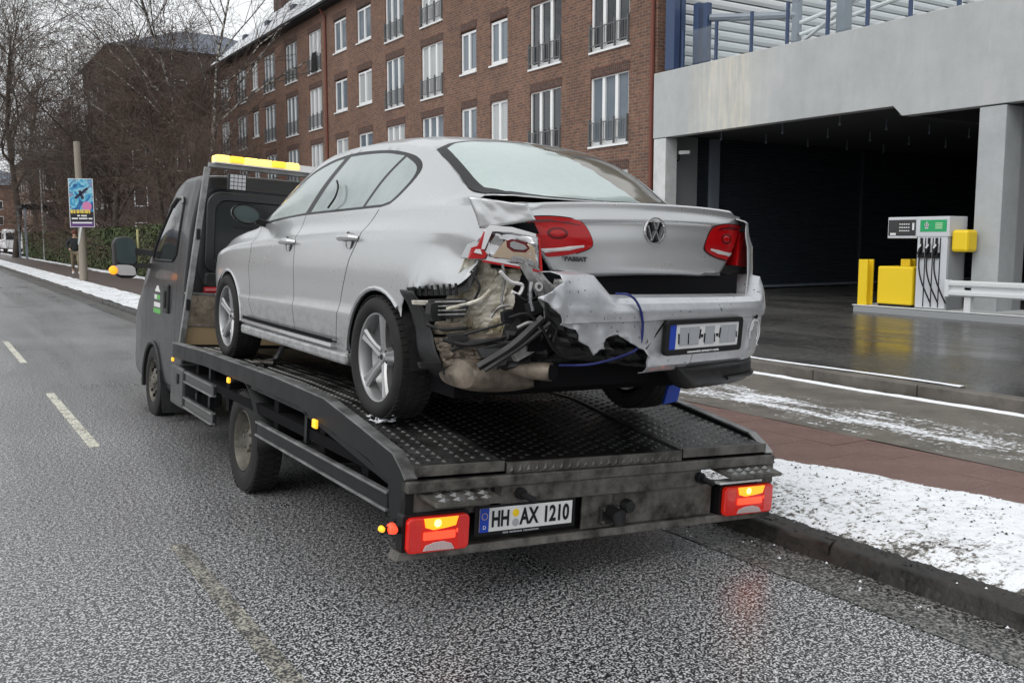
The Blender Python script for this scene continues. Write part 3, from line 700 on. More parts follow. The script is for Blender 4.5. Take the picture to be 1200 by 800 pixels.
tC=tree('bare_tree','tall dark bare street tree at the left edge of the picture',(6.7,88,0),18,14,.45,5,.30,kids=(12,7,6,5),first=.3,minr=.012)
tD=tree('bare_tree','many-stemmed bare thicket tree beside the truck cab',(10.4,47,0),8,21,.6,5,.12,twig='twig_red',kids=(15,8,7,5),first=.04,minr=.008)
k=0
for (src,x,y,s,rz,lab) in (
 (tB,9.8,80,.72,2.6,'bare tree over the shelter beyond the hedge'),(tD,11.5,53,1.25,2.2,'reddish many-stemmed shrub tree left of the birch'),
 (tD,9.7,64,1.0,4.0,'low reddish thicket directly behind the hedge and poster'),(tD,10.9,66,1.35,.7,'tall thicket between the poster and the slate-roofed house'),(tC,9.6,100,.9,1.0,'tall bare tree rising behind the shelter roof'),
 (tC,6.9,112,1.05,3.3,'second tall street tree from the left, beyond the white van'),
 (tD,11,86,1.4,3.0,'brown thicket behind the far end of the hedge'),(tC,-13,95,1.0,2.0,'tall bare tree on the left pavement'),(tC,-13,60,.9,4.0,'nearer bare tree on the left pavement'),
 (tD,9.9,38.5,.62,1.8,'small bare shrub poking above the hedge beside the cab'),(tA,12.2,50,1.0,2.4,'thin birch behind the white-barked birch'),(tB,10.6,96,1.0,4.4,'large bare tree above the distant dark brick block')):
    retree(src,lab,(x,y,0),rz,s)
# ---- walking person
mat('skin',(.45,.28,.2),.6); mat('cloth_black',(.014,.015,.018),.8); mat('trouser',(.20,.16,.11),.8); mat('shoe',(.7,.7,.7),.6); mat('hair_red',(.10,.03,.02),.7)
def skinned(name,verts,edges,radii,m,parent,sub=2):
    me=bpy.data.meshes.new(name); me.from_pydata(verts,edges,[]); me.materials.append(m); o=bpy.data.objects.new(name,me); COL.objects.link(o); o.parent=parent
    s=o.modifiers.new('skin','SKIN'); s.use_smooth_shade=True
    for i,r in enumerate(radii): me.skin_vertices[0].data[i].radius=(r,r) if not isinstance(r,tuple) else r
    me.skin_vertices[0].data[0].use_root=True
    ss=o.modifiers.new('sub','SUBSURF'); ss.levels=1; ss.render_levels=sub; return o
pe=empty('person',(5.52,43.2,.14),(0,0,R(-8)),'person in a black jacket and beige trousers walking past the poster pole','person')
V=[(0,0,.98),(0,0,1.15),(0,.02,1.38),(0,.02,1.52),(0,0,1.60),(0,-.01,1.72),(.19,.02,1.44),(.27,.06,1.17),(.24,-.06,.95),(.24,-.09,.87),(-.19,.02,1.44),(-.30,.02,1.20),(-.20,-.10,1.03),(-.17,-.13,.97),(.10,0,.92),(.12,-.14,.52),(.13,-.05,.09),(.13,-.20,.04),(-.10,0,.92),(-.11,.16,.52),(-.12,.38,.16),(-.12,.30,.05)]
Eg=[(0,1),(1,2),(2,3),(3,4),(4,5),(2,6),(6,7),(7,8),(8,9),(2,10),(10,11),(11,12),(12,13),(0,14),(14,15),(15,16),(16,17),(0,18),(18,19),(19,20),(20,21)]
Rd=[(.15,.12),(.15,.11),(.17,.12),.06,.07,.10,.07,.055,.04,.035,.07,.055,.04,.035,.09,.06,.045,.04,.09,.06,.045,.04]
skinned('body',V,Eg,Rd,M['skin'],pe)
skinned('jacket',[(0,0,.88),(0,0,1.1),(0,.02,1.36),(0,.02,1.49),(.20,.02,1.44),(.275,.06,1.17),(.245,-.05,.98),(-.20,.02,1.44),(-.31,.02,1.2),(-.21,-.09,1.05)],[(0,1),(1,2),(2,3),(2,4),(4,5),(5,6),(2,7),(7,8),(8,9)],[(.19,.16),(.18,.15),(.20,.15),.09,.09,.075,.06,.09,.075,.06],M['cloth_black'],pe)
skinned('trousers',[(0,0,.92),(.10,0,.88),(.12,-.14,.52),(.13,-.06,.12),(-.10,0,.88),(-.11,.16,.52),(-.12,.36,.2)],[(0,1),(1,2),(2,3),(0,4),(4,5),(5,6)],[(.13,.12),.11,.08,.065,.11,.08,.065],M['trouser'],pe)
for (x,y) in ((.13,-.11),(-.12,.34)): b=MB(); b.box(x-.05,x+.05,y-.16,y+.12,.0,.09); b.build('shoe',M['shoe'],pe,bevel=.03)
b=MB(); b.lathe([(.0,1.84),(.07,1.83),(.105,1.78),(.115,1.72),(.10,1.66)],'z',14,(0,.02,0)); b.build('hair',M['hair_red'],pe,smooth=True)
# ================================================================ VEHICLE MATERIALS
m=mat('paint',(.47,.485,.505),.34,.62,coat=.8); n=NB(m); p=n.pos(); s=n.noise(p,5,6,.7); f=n.noise(p,260,2)
n.col(n.mix(.05,n.ramp(s,[(.35,(.50,.51,.53)),(.6,(.53,.545,.565))]),f,'OVERLAY')); 
cc=n.mix(.05,n.ramp(s,[(.30,(.475,.482,.49)),(.65,(.485,.492,.50))]),f,'OVERLAY')
sx=n.n('ShaderNodeSeparateXYZ'); n.l(p,sx.inputs[0]); mr=n.n('ShaderNodeMapRange'); n.l(sx.outputs[2],mr.inputs[0]); mr.inputs[1].default_value=.22; mr.inputs[2].default_value=.62; mr.inputs[3].default_value=.75; mr.inputs[4].default_value=0
dm_=n.mix(1,mr.outputs[0],n.ramp(n.noise(n.pos(scale=(1,1,2)),9,6,.75),[(.40,g(.15)),(.62,g(1))]),'MULTIPLY'); n.col(n.mix(dm_,cc,(.17,.165,.155)))
n.rough(n.mix(dm_,n.ramp(s,[(.35,g(.30)),(.65,g(.27))]),g(.65))); n.b.inputs['Coat Roughness'].default_value=.09; n.b.inputs['Coat Weight'].default_value=.55
m=mat('paint_scuffed',(.5,.51,.53),.38,.55,coat=.5); n=NB(m); p=n.pos(); s=n.noise(p,9,6,.75); sp_=n.noise(p,38,3,.6)
n.col(n.mix(n.ramp(sp_,[(.66,g(0)),(.69,g(1))]),n.ramp(s,[(.35,(.44,.45,.47)),(.6,(.52,.53,.55))]),(.12,.12,.12)))
# frosted car glass: pale where rime lies, smoky where it is clear
def carglass(name,lo,hi,frost,clear):
    m=mat(name,frost,.16,spec=.8,coat=.6); n=NB(m); p=n.pos(); s=n.noise(p,1.6,4,.5); f=n.noise(p,24,5,.7)
    n.col(n.mix(.10,n.ramp(s,[(lo,clear),(hi,frost)]),f,'OVERLAY')); n.rough(n.ramp(s,[(lo,g(.08)),(hi,g(.3))])); return m
carglass('glass_side',.30,.62,(.27,.32,.31),(.17,.21,.21)); carglass('glass_rear',.2,.6,(.36,.43,.415),(.28,.34,.33)); mat('glass_clear',(.14,.125,.10),.10,spec=.6,coat=.3)
mat('mirror_dark',(.05,.07,.07),.1,spec=.5); mat('frame_black',(.018,.018,.020),.4,spec=.3); mat('rubber',(.016,.016,.017),.75); mat('chrome',(.75,.75,.76),.18,.95); mat('alloy',(.36,.36,.365),.38,.7); mat('disc',(.10,.095,.09),.5,.6)
grimy('tyre',(.006,.006,.0065),(.017,.016,.015),9,(.7,.9),0,.35,50)
m=mat('lamp_red',(.34,.004,.006),.16,coat=.35,spec=.35); mat('lamp_dark_red',(.10,.003,.005),.18,coat=.3,spec=.3); mat('lamp_clear',(.62,.60,.60),.12,.2,coat=.8); mat('reflector',(.50,.40,.30),.16,.92); mat('lamp_grey',(.36,.36,.37),.14,.92,coat=.5)
grimy('raw_panel',(.26,.22,.14),(.66,.63,.56),7,(.35,.6),.15,.5,30,.38,.60); grimy('raw_grey',(.11,.105,.095),(.46,.46,.46),9,(.3,.55),.4,.4,30)
grimy('rusty_steel',(.06,.048,.036),(.24,.20,.16),6,(.4,.6),.4,.4,25); grimy('black_plastic',(.006,.006,.0065),(.018,.018,.019),8,(.4,.6),0,.3,50)
mat('strap_blue',(.010,.018,.13),.6); mat('eu_blue',(.01,.05,.38),.4); mat('plate_white',(.66,.66,.66),.4); mat('plate_grey',(.33,.34,.36),.6); mat('seat',(.03,.03,.032),.8)
# ================================================================ CAR
car=empty('passenger_car',(2.789,4.331,.655),label='silver saloon car with wrecked left rear corner strapped on the tow truck bed',cat='car')
CR=Matrix.Rotation(R(.44),3,'X')@Matrix.Rotation(R(2.1),3,'Y'); car.rotation_euler=CR.to_euler()
FWD=Vector((sin(YAW)*cos(PITCH),cos(YAW)*cos(PITCH),-sin(PITCH))); RGT=Vector((cos(YAW),-sin(YAW),0)); UPV=RGT.cross(FWD)
def sight(u,v,Rm,O,ax,val):     # point of the photograph at a given real depth, in an object's own frame
    dd=Rm.transposed()@(FWD+RGT*(u-600)/FPX-UPV*(v-400)/FPX); o=Rm.transposed()@(Vector((0,0,CH))-O); t=(val-o[ax])/dd[ax]; return o+dd*t
CO=Vector(car.location)
def ky(u,v,y): return sight(u,v,CR,CO,1,y)
SEC=[ # y, W, zsill, zcrease, xbelt, zbelt, xrail, zrail, xmid, zmid, ztop
(-1,0.65,0.4,0.935,0.62,1.052,0.55,1.07,0.35,1.083,1.088),(-0.95,0.735,0.34,0.938,0.685,1.056,0.6,1.076,0.37,1.09,1.095),
(-0.88,0.805,0.3,0.941,0.745,1.062,0.64,1.084,0.39,1.096,1.1),(-0.8,0.843,0.26,0.943,0.785,1.068,0.66,1.092,0.4,1.104,1.108),
(-0.62,0.87,0.24,0.944,0.81,1.072,0.662,1.102,0.4,1.128,1.138),(-0.45,0.885,0.23,0.945,0.82,1.074,0.645,1.137,0.4,1.205,1.22),
(-0.3,0.893,0.22,0.945,0.825,1.074,0.628,1.222,0.4,1.294,1.314),(-0.1,0.9,0.22,0.944,0.83,1.07,0.618,1.33,0.4,1.394,1.414),
(0.1,0.905,0.22,0.943,0.832,1.065,0.625,1.394,0.4,1.454,1.474),(0.4,0.908,0.22,0.938,0.835,1.058,0.635,1.43,0.4,1.491,1.506),
(0.8,0.91,0.22,0.928,0.838,1.05,0.645,1.444,0.4,1.504,1.519),(1.15,0.91,0.22,0.915,0.838,1.04,0.652,1.426,0.4,1.482,1.498),
(1.4,0.91,0.22,0.903,0.838,1.03,0.672,1.378,0.42,1.427,1.442),(1.6,0.908,0.22,0.895,0.836,1.02,0.7,1.295,0.44,1.337,1.352),
(1.8,0.906,0.22,0.886,0.834,1.005,0.735,1.195,0.47,1.237,1.252),(1.98,0.904,0.22,0.877,0.83,0.99,0.77,1.085,0.5,1.14,1.155),
(2.12,0.902,0.22,0.868,0.826,0.975,0.79,1,0.5,1.06,1.08),(2.25,0.9,0.22,0.862,0.82,0.962,0.74,0.99,0.45,1.02,1.03),
(2.6,0.892,0.23,0.842,0.81,0.93,0.72,0.955,0.42,0.985,0.995),(3,0.87,0.24,0.8,0.78,0.875,0.68,0.895,0.4,0.92,0.93),
(3.3,0.82,0.25,0.74,0.72,0.8,0.62,0.825,0.38,0.85,0.86),(3.5,0.74,0.26,0.68,0.64,0.72,0.55,0.745,0.34,0.77,0.78),
(3.62,0.6,0.28,0.6,0.5,0.64,0.42,0.66,0.25,0.68,0.69)]
def cr(p0,p1,p2,p3,t):
    return tuple(.5*((2*b)+(-a+c)*t+(2*a-5*b+4*c-d_)*t*t+(-a+3*b-3*c+d_)*t**3) for a,b,c,d_ in zip(p0,p1,p2,p3))
def curve(pts,n):
    q=[tuple(2*a-b for a,b in zip(pts[0],pts[1]))]+list(pts)+[tuple(2*a-b for a,b in zip(pts[-1],pts[-2]))]; out=[]
    for i in range(len(pts)-1):
        for k in range(n): out.append(cr(q[i],q[i+1],q[i+2],q[i+3],k/n))
    out.append(tuple(pts[-1])); return out
def section(y):
    W,zs,zc,xb,zb,xr,zr,xm,zm,zt=cubic_tab(SEC,y); k=zc-zs
    low=curve([(W-.07,zs),(W-.024,zs+.16*k),(W+.003,zs+.405*k)],6)+curve([(W+.003,zs+.405*k),(W-.007,zs+.50*k),(W-.001,zs+.76*k),(W-.012,zc)],4)[1:]
    sh=curve([(W-.012,zc),((W-.012+xb)/2-.008,(zc+zb)/2),(xb,zb)],3)
    gl=curve([(xb,zb),((xb+xr)/2+.018,(zb+zr)/2),(xr,zr)],5)
    tp=curve([(xr,zr),(xm,zm),(0,zt),(-xm,zm)],5)[:11]
    return low+sh[1:]+gl[1:]+tp[1:], len(low)+len(sh)-1+len(gl)-1
def body_half(side):
    bm=bmesh.new(); ys=[]
    for a,b in zip(SEC,SEC[1:]):
        k=max(2,int((b[0]-a[0])/.05)); ys+= [a[0]+(b[0]-a[0])*i/k for i in range(k)]
    ys.append(SEC[-1][0]); rows=[]
    for y in ys:
        s,nr=section(y); rows.append([bm.verts.new((side*x,y,z)) for x,z in s])
    for i in range(len(ys)-1):
        for j in range(len(rows[0])-1):
            f=bm.faces.new((rows[i][j],rows[i+1][j],rows[i+1][j+1],rows[i][j+1])); f.material_index=0 if j<nr-1 else 1
    return bm
def cutline(bm,pts,proj,flag,closed=True,pad=.03):
    """slice the surface along a polyline given in a side ('yz') or plan ('xy') projection"""
    n=len(pts)
    for i in range(n if closed else n-1):
        a=pts[i]; b=pts[(i+1)%n]
        if abs(a[0]-b[0])+abs(a[1]-b[1])<1e-6: continue
        x0,x1=sorted((a[0],b[0])); y0,y1=sorted((a[1],b[1]))
        fs=[]
        for f in bm.faces:
            if f.material_index!=flag: continue
            us=[(v.co[1],v.co[2]) if proj=='yz' else ((v.co[0],v.co[1]) if proj=='xy' else (v.co[0],v.co[2])) for v in f.verts]
            if max(u[0] for u in us)<x0-pad or min(u[0] for u in us)>x1+pad or max(u[1] for u in us)<y0-pad or min(u[1] for u in us)>y1+pad: continue
            fs.append(f)
        if not fs: continue
        es={e for f in fs for e in f.edges}; vs={v for f in fs for v in f.verts}
        if proj=='yz': co=(0,a[0],a[1]); no=(0,-(b[1]-a[1]),b[0]-a[0])
        elif proj=='xy': co=(a[0],a[1],0); no=(-(b[1]-a[1]),b[0]-a[0],0)
        else: co=(a[0],0,a[1]); no=(-(b[1]-a[1]),0,b[0]-a[0])
        bmesh.ops.bisect_plane(bm,geom=list(fs)+list(es)+list(vs),plane_co=co,plane_no=no,dist=1e-5)
def offs(pts,d):
    out=[]
    for i,p in enumerate(pts):
        a=Vector(pts[max(i-1,0)]); b=Vector(pts[min(i+1,len(pts)-1)]); t=(b-a).normalized(); out.append((p[0]-t.y*d,p[1]+t.x*d))
    return out
def pdist(p,pts):
    best=9
    for a,b in zip(pts,pts[1:]):
        ax,ay=a; bx,by=b; dx,dy=bx-ax,by-ay; t=max(0,min(1,((p[0]-ax)*dx+(p[1]-ay)*dy)/(dx*dx+dy*dy+1e-12)))
        best=min(best,math.hypot(p[0]-ax-t*dx,p[1]-ay-t*dy))
    return best
def zcrv(pts,n=4): return curve(pts,n)
ARCH_R=[( .362*cos(R(a)),.318+.352*sin(R(a))) for a in range(-20,201,10)]; ARCH_F=[(2.71+.372*cos(R(a)),.318+.348*sin(R(a))) for a in range(-20,201,10)]
DLO=zcrv([(2.07,.993),(1.6,1.028),(1.2,1.048),(.8,1.058),(.4,1.068),(.12,1.075)],3)+zcrv([(.03,1.09),(-.03,1.13),(-.075,1.20),(-.06,1.27),(.02,1.325),(.15,1.362),(.40,1.396),(.8,1.41),(1.13,1.392),(1.38,1.345),(1.58,1.275),(1.78,1.175),(1.96,1.063),(2.05,1.01)],3)
PN_F=zcrv([(1.95,1.02),(1.6,1.043),(1.215,1.063)],2)+zcrv([(.975,1.382),(1.12,1.372),(1.36,1.325),(1.56,1.255),(1.75,1.158),(1.90,1.065)],3)
PN_R=[(1.125,1.066),(.8,1.073),(.36,1.083)]+zcrv([(.185,1.352),(.40,1.378),(.65,1.388),(.885,1.389)],3)
PN_Q=[(.325,1.085),(.12,1.09)]+zcrv([(.04,1.105),(-.01,1.145),(-.045,1.205),(-.03,1.26),(.03,1.30),(.155,1.343)],3)
DOORF=[(2.06,.345),(2.12,.45),(2.14,.70),(2.10,.88),(2.09,1.0)]; DOORM=[(1.205,.345),(1.20,.7),(1.195,1.045)]
DOORR=[(.54,.345),(.505,.45),(.44,.62),(.34,.80),(.22,.93),(.13,1.065)]
SILLG=[(2.28,.348),(.54,.345)]
TEAR=[(-.27,.1),(-.275,.60),(-.33,.672),(-.42,.688),(-.52,.694),(-.60,.690),(-.68,.702),(-.74,.728),(-.775,.76),(-.785,.80),(-.80,.86),(-.83,.905),(-.86,.938),(-.895,.962),(-.905,1.0),(-.90,1.2),(-1.1,1.2),(-1.1,.1)]
RWIN=[(0,.05),(.30,.045),(.50,.025),(.585,-.005),(.60,-.10),(.605,-.28),(.612,-.42),(.58,-.50),(.42,-.585),(.2,-.64),(0,-.655)]
RPANE=[(0,.03),(.30,.025),(.47,.008),(.535,-.03),(.548,-.15),(.555,-.35),(.55,-.44),(.48,-.52),(.3,-.59),(0,-.625)]
WSH=[(0,1.28),(.35,1.25),(.60,1.17),(.635,1.20),(.69,1.62),(.735,1.85),(.77,2.05),(.70,2.14),(.4,2.24),(0,2.27)]
LID=[(0,-.665),(.2,-.655),(.42,-.60),(.60,-.515),(.655,-.55),(.66,-.75),(.65,-1.2),(0,-1.2)]
HOODG=[(0,2.30),(.4,2.27),(.70,2.19),(.735,2.3),(.715,2.6),(.675,3.0),(.60,3.3),(.45,3.52),(0,3.55)]
def dent(co):
    x,y,z=co
    if x>-.5 or y>-.30: return co
    k=min(1,max(0,(-.30-y)/.35))
    a=noise.noise((y*5.5,z*5.5,3.3)); c=abs(noise.noise((y*3.2+z*2.1,z*4-y*1.5,8)))
    ridge=math.exp(-((y+.60+1.1*(z-.80))/.075)**2)*min(1,max(0,(.95-z)/.1)); hollow=math.exp(-((y+.70)/.14)**2-((z-.84)/.085)**2)
    x+=k*(.014*a+.02*c)+.085*hollow-.034*ridge
    if z>.93: x+=k*.018*math.exp(-((y+.78)/.12)**2); z+=k*(-.012+.015*abs(noise.noise((y*9,2,z*4))))*min(1,(z-.93)/.05)
    return (x,y,z)
def emit_part(faces,side,name,mt,parent,dm,smooth=True,push=0,thick=0,ang=62):
    if not faces: return None
    idx={}; vs=[]; fs=[]; mi=[]
    for f,k in faces:
        r=[]
        for v in f.verts:
            if v not in idx:
                idx[v]=len(vs); c=tuple(v.co); c=dent(c) if dm else c
                vs.append((c[0]*(1-push),c[1],c[2]))
            r.append(idx[v])
        fs.append(tuple(r)); mi.append(k)
    b=MB(); b.v=vs; b.f=fs; b.m=mi; o=b.build(name,mt,parent,smooth=smooth,ang=ang)
    if smooth:
        wn=o.modifiers.new('normals','WEIGHTED_NORMAL'); wn.mode='FACE_AREA'; wn.keep_sharp=True; wn.weight=95
    if thick:
        s=o.modifiers.new('solid','SOLIDIFY'); s.thickness=thick; s.offset=-1
    return o
for side in (-1,1):
    bm=body_half(side); dmg=(side==-1)
    S=lambda pts:[(p[0]*side,p[1]) for p in pts]
    for pl in (ARCH_R,ARCH_F): cutline(bm,pl+[(pl[-1][0],.1),(pl[0][0],.1)],'yz',0)
    for pl in (DLO,PN_F,PN_R,PN_Q): cutline(bm,pl,'yz',0)
    gaps=[DOORF,DOORM,DOORR,SILLG]
    for gl in gaps:
        cutline(bm,offs(gl,.0035),'yz',0,False,.01); cutline(bm,offs(gl,-.0035),'yz',0,False,.01)
    if dmg: cutline(bm,TEAR,'yz',0,False)
    cutline(bm,S([(.655,-.55),(.668,-.75),(.70,-.87),(.80,-.895)]),'xy',1,False) if dmg else None
    for pl in (RWIN,RPANE,WSH,LID): cutline(bm,S(pl),'xy',1,False)
    cutline(bm,S(offs(HOODG,.004)),'xy',1,False,.01); cutline(bm,S(offs(HOODG,-.004)),'xy',1,False,.01)
    JAG=[(-.001,.05),(-.001,-.035),(.03,-.06),(.025,-.085),(.08,-.11),(.075,-.14),(.12,-.17),(.14,-.21),(.16,-.215),(.155,-.25),(.20,-.29),(.205,-.34),(.24,-.39),(.25,-.44),(.275,-.47),(.28,-.54),(.30,-.64)]
    if side>0: cutline(bm,JAG,'xy',1,False,.02)
    P={k:[] for k in ('cleared_glass','body','front_door','rear_door','window_frame','front_pane','rear_pane','quarter_pane','rear_frame','rear_glass','windscreen','hood')}
    LIDm=LID if not dmg else [(0,-.665),(.2,-.655),(.42,-.60),(.60,-.515),(.655,-.55),(.668,-.75),(.70,-.87),(.80,-.895),(.80,-1.2),(0,-1.2)]
    for f in bm.faces:
        c=f.calc_center_median(); yz=(c.y,c.z); xy=(abs(c.x),c.y)
        if f.material_index==0:
            if inpoly(yz,ARCH_R+[(ARCH_R[-1][0],.1),(ARCH_R[0][0],.1)]) or inpoly(yz,ARCH_F+[(ARCH_F[-1][0],.1),(ARCH_F[0][0],.1)]): continue
            if dmg and inpoly(yz,TEAR): continue
            if inpoly(yz,PN_F): P['front_pane'].append((f,0)); continue
            if inpoly(yz,PN_R): P['rear_pane'].append((f,0)); continue
            if inpoly(yz,PN_Q): P['quarter_pane'].append((f,0)); continue
            if inpoly(yz,DLO): P['window_frame'].append((f,0)); continue
            if min(pdist(yz,q) for q in gaps)<.0036: P['body'].append((f,1)); continue
            if c.z>.345:
                if c.z<1.075 and inpoly(yz,[(2.06,.34),(2.12,.45),(2.14,.70),(2.10,.88),(2.08,.99)]+[(1.6,1.03),(1.195,1.05)]+[(1.20,.7),(1.205,.34)]): P['front_door'].append((f,0)); continue
                if c.z<1.085 and inpoly(yz,[(1.205,.34),(1.20,.7),(1.195,1.05),(.8,1.06),(.4,1.072),(.125,1.08)]+DOORR[::-1]): P['rear_door'].append((f,0)); continue
            P['body'].append((f,0))
        else:
            if inpoly(xy,RPANE):
                P['cleared_glass' if (side>0 and inpoly(xy,JAG+[(2,-.62),(2,.05)])) else 'rear_glass'].append((f,0)); continue
            if inpoly(xy,RWIN): P['rear_frame'].append((f,0)); continue
            if inpoly(xy,WSH): P['windscreen'].append((f,0)); continue
            if inpoly(xy,LIDm): continue
            if pdist(xy,HOODG)<.0042: P['body'].append((f,1)); continue
            if inpoly(xy,HOODG): P['hood'].append((f,0)); continue
            P['body'].append((f,0))
    bd=emit_part(P['body'],side,'body_shell',[M['paint'],M['shut']],car,dmg,thick=.004)
    if dmg: bd['label']='left body side with dented and torn rear quarter'
    fd=emit_part(P['front_door'],side,'door',[M['paint']],car,dmg); rd=emit_part(P['rear_door'],side,'door',[M['paint']],car,dmg)
    emit_part(P['window_frame'],side,'window_frame',[M['frame_black']],car,dmg)
    for nm in ('front_pane','rear_pane','quarter_pane'): emit_part(P[nm],side,'window_pane',[M['glass_side']],car,dmg)
    emit_part(P['rear_frame'],side,'rear_window_border',[M['black_plastic']],car,False)
    emit_part(P['rear_glass'],side,'rear_window',[M['glass_rear' if side<0 else 'glass_rear']],car,False)
    cg=emit_part(P['cleared_glass'],side,'cleared_glass',[M['glass_clear']],car,False)
    if cg: cg['label']='bare brown-tinted part of the frosted rear window'
    emit_part(P['windscreen'],side,'windscreen',[M['glass_side']],car,False); emit_part(P['hood'],side,'hood',[M['paint']],car,False)
    # arch lips, inner arches, sill trim, handles
    for pl,yc in ((ARCH_R,0),(ARCH_F,2.71)):
        b=MB(); W=lambda y:cubic_tab(SEC,y)[0]
        pp=[p for p in pl if p[1]>.262 and not(dmg and yc==0 and p[0]<-.27)]
        pts=[(side*(W(y)-.008),y,z) for y,z in pp]; b.tube(pts,.0125,6); b.build('arch_lip',M['paint'],car,smooth=True)
        b=MB(); b.grid(lambda a,c:(side*(.885-.33*c),yc+.375*cos(PI*a)*(1),.30+.37*sin(PI*a)),17,3); b.build('arch_liner',M['black_plastic'],car,smooth=True)
        b=MB(); b.box(min(side*.55,side*.53),max(side*.55,side*.53),yc-.38,yc+.38,.25,.70); b.build('inner_arch',M['shut'],car)
    b=MB(); pts=[]
    for i in range(13):
        y=.545+(2.27-.545)*i/12; W=cubic_tab(SEC,y)[0]; pts.append((W,y))
    b=MB(); 
    for (a,c) in zip(pts,pts[1:]): b.add([(side*(a[0]-.006),a[1],.318),(side*(a[0]+.010),a[1],.318),(side*(a[0]+.008),a[1],.337),(side*(a[0]-.006),a[1],.339),(side*(c[0]-.006),c[1],.318),(side*(c[0]+.010),c[1],.318),(side*(c[0]+.008),c[1],.337),(side*(c[0]-.006),c[1],.339)],[(0,1,2,3),(4,7,6,5),(0,4,5,1),(1,5,6,2),(2,6,7,3)])
    b.build('sill_trim',M['chrome'],car)
    b=MB()
    for (a,c) in zip(pts,pts[1:]): b.add([(side*(a[0]+.002),a[1],.341),(side*(a[0]+.002),a[1],.362),(side*(c[0]+.002),c[1],.362),(side*(c[0]+.002),c[1],.341)],[(0,1,2,3)])
    b.build('sill_seal',M['shut'],car)
    b=MB(); pts=[(side*(.87-.04*min(1,max(0,(.25-y)/.3))*0+.035),y,zz) for y,zz in ((.37,.262),(1.2,.25),(2.30,.262))]; b.bar((pts[0][0]-side*.022,pts[0][1],.268),(pts[2][0]-side*.022,pts[2][1],.268),.05,.066); b.build('sill',M['paint'],car,bevel=.018)
    for dr,yy,zz in ((fd,1.30,.885),(rd,.345,.915)):
        xs=side*(cubic_tab(SEC,yy)[0])
        b=MB(); pts=[(xs-side*.012,yy-.10,zz),(xs+side*.022,yy-.075,zz+.003),(xs+side*.030,yy,zz+.004),(xs+side*.022,yy+.075,zz),(xs-side*.012,yy+.10,zz-.004)]
        b.tube(pts,[.012,.017,.019,.018,.013],8); h=b.build('door_handle',M['chrome' if 0 else 'paint'],dr,smooth=True)
        b=MB(); b.lathe([(0,.0),(.03,.002),(.045,.0),(.046,-.004)],'x',16,(xs-side*.003,yy,zz-.012)); h2=b.build('handle_recess',M['raw_grey' if 0 else 'lamp_grey'],dr,smooth=True); h2.scale=(side,1,1) if side>0 else (1,1,1)
    # mirror
    mr=empty('wing_mirror'); mr.parent=car; mr.location=(side*.965,1.99,1.06); mr.scale=(.86,.9,.86)
    b=MB(); N=14
    def mm(a,c):
        th=2*PI*a; ph=c; rr_=sin(PI*(.5+.5*ph)) if ph<1 else 0
        r2=math.cos(ph*PI/2)**.6
        return (side*(.115*cos(th)*(.9+.1*cos(th)))*r2+side*.0,.13*ph,.078*sin(th)*r2+.012*cos(th))
    b.grid(mm,21,8); b.build('housing',M['paint'],mr,smooth=True)
    b=MB(); b.prism([(side*.108*cos(2*PI*k/20),.07*sin(2*PI*k/20)+.012*cos(2*PI*k/20)) for k in range(20)],FY,-.006,.004); b.build('rim',M['black_gloss'],mr)
    b=MB(); b.prism([(side*.097*cos(2*PI*k/20),.060*sin(2*PI*k/20)+.012*cos(2*PI*k/20)) for k in range(20)],FY,-.010,-.0065); b.build('mirror_glass',M['mirror_dark'],mr)
    b=MB(); b.bar((-side*.09,.04,-.05),(-side*.19,.03,-.075),.07,.05); b.build('foot',M['black'],mr,bevel=.01)
    # front lamps (far end)
    b=MB(); b.grid(lambda a,c:(side*(.42+.36*a),3.60-.22*a**2.2+.02*c,.60+.12*c+.02*a),6,4); b.build('headlamp',M['lamp_clear'],car,smooth=True)
    bm.free()
b=MB(); s0,_=section(3.62); poly=[(x,z) for x,z in s0]+[(-x,z) for x,z in s0[::-1]]; b.prism(poly,FY,3.615,3.63); b.build('front_bumper',M['paint'],car)
b=MB(); b.box(-.45,.45,3.62,3.66,.36,.62); b.build('grille',M['black'],car)
# ---- boot lid
PR=curve([(-.52,1.118),(-.75,1.112),(-.95,1.112),(-1.025,1.112)],3)+curve([(-1.034,1.104),(-1.034,1.075),(-1.046,1.037),(-1.038,1.015),(-1.040,.94),(-1.030,.86),(-1.015,.795),(-.97,.785)],4)
def lidpt(a,c):
    x=-1+2*a; k=c*(len(PR)-1); i=min(len(PR)-2,int(k)); t=k-i; y=PR[i][0]*(1-t)+PR[i+1][0]*t; z=PR[i][1]*(1-t)+PR[i+1][1]*t
    hw=lerp_tab([(.78,.475),(.86,.535),(.95,.60),(1.04,.645),(1.12,.65)],z)[0] if y<-.97 else .645
    yy=y+(.11*(abs(hw*x)/.645)**2.4)*(min(1,max(0,(-y-.5)/.5)))
    if y>-.66+.14*abs(x)**2: yy=min(yy,-.668+.14*abs(x)**2)
    zz=z-.018*abs(x)**2.2-(.035*max(0,abs(x)-.86)/.14 if z>1.09 else 0)+.012*x*(1 if z<5 else 0)
    return (hw*x,yy,zz)
lid=MB(); lid.grid(lidpt,61,len(PR)*2-1); lo=lid.build('boot_lid',M['paint'],car,smooth=True,ang=38); sm=lo.modifiers.new('solid','SOLIDIFY'); sm.thickness=.006; sm.offset=-1
def lidy(x,z):    # outer y of the lid face
    y=lerp_tab([(.785,-1.005),(.86,-1.030),(.94,-1.040),(1.015,-1.038),(1.037,-1.046),(1.075,-1.034),(1.104,-1.034)],z)[0]
    hw=lerp_tab([(.78,.475),(.86,.535),(.95,.60),(1.04,.645),(1.12,.65)],z)[0]; return y+.11*(abs(x)/.645)**2.4
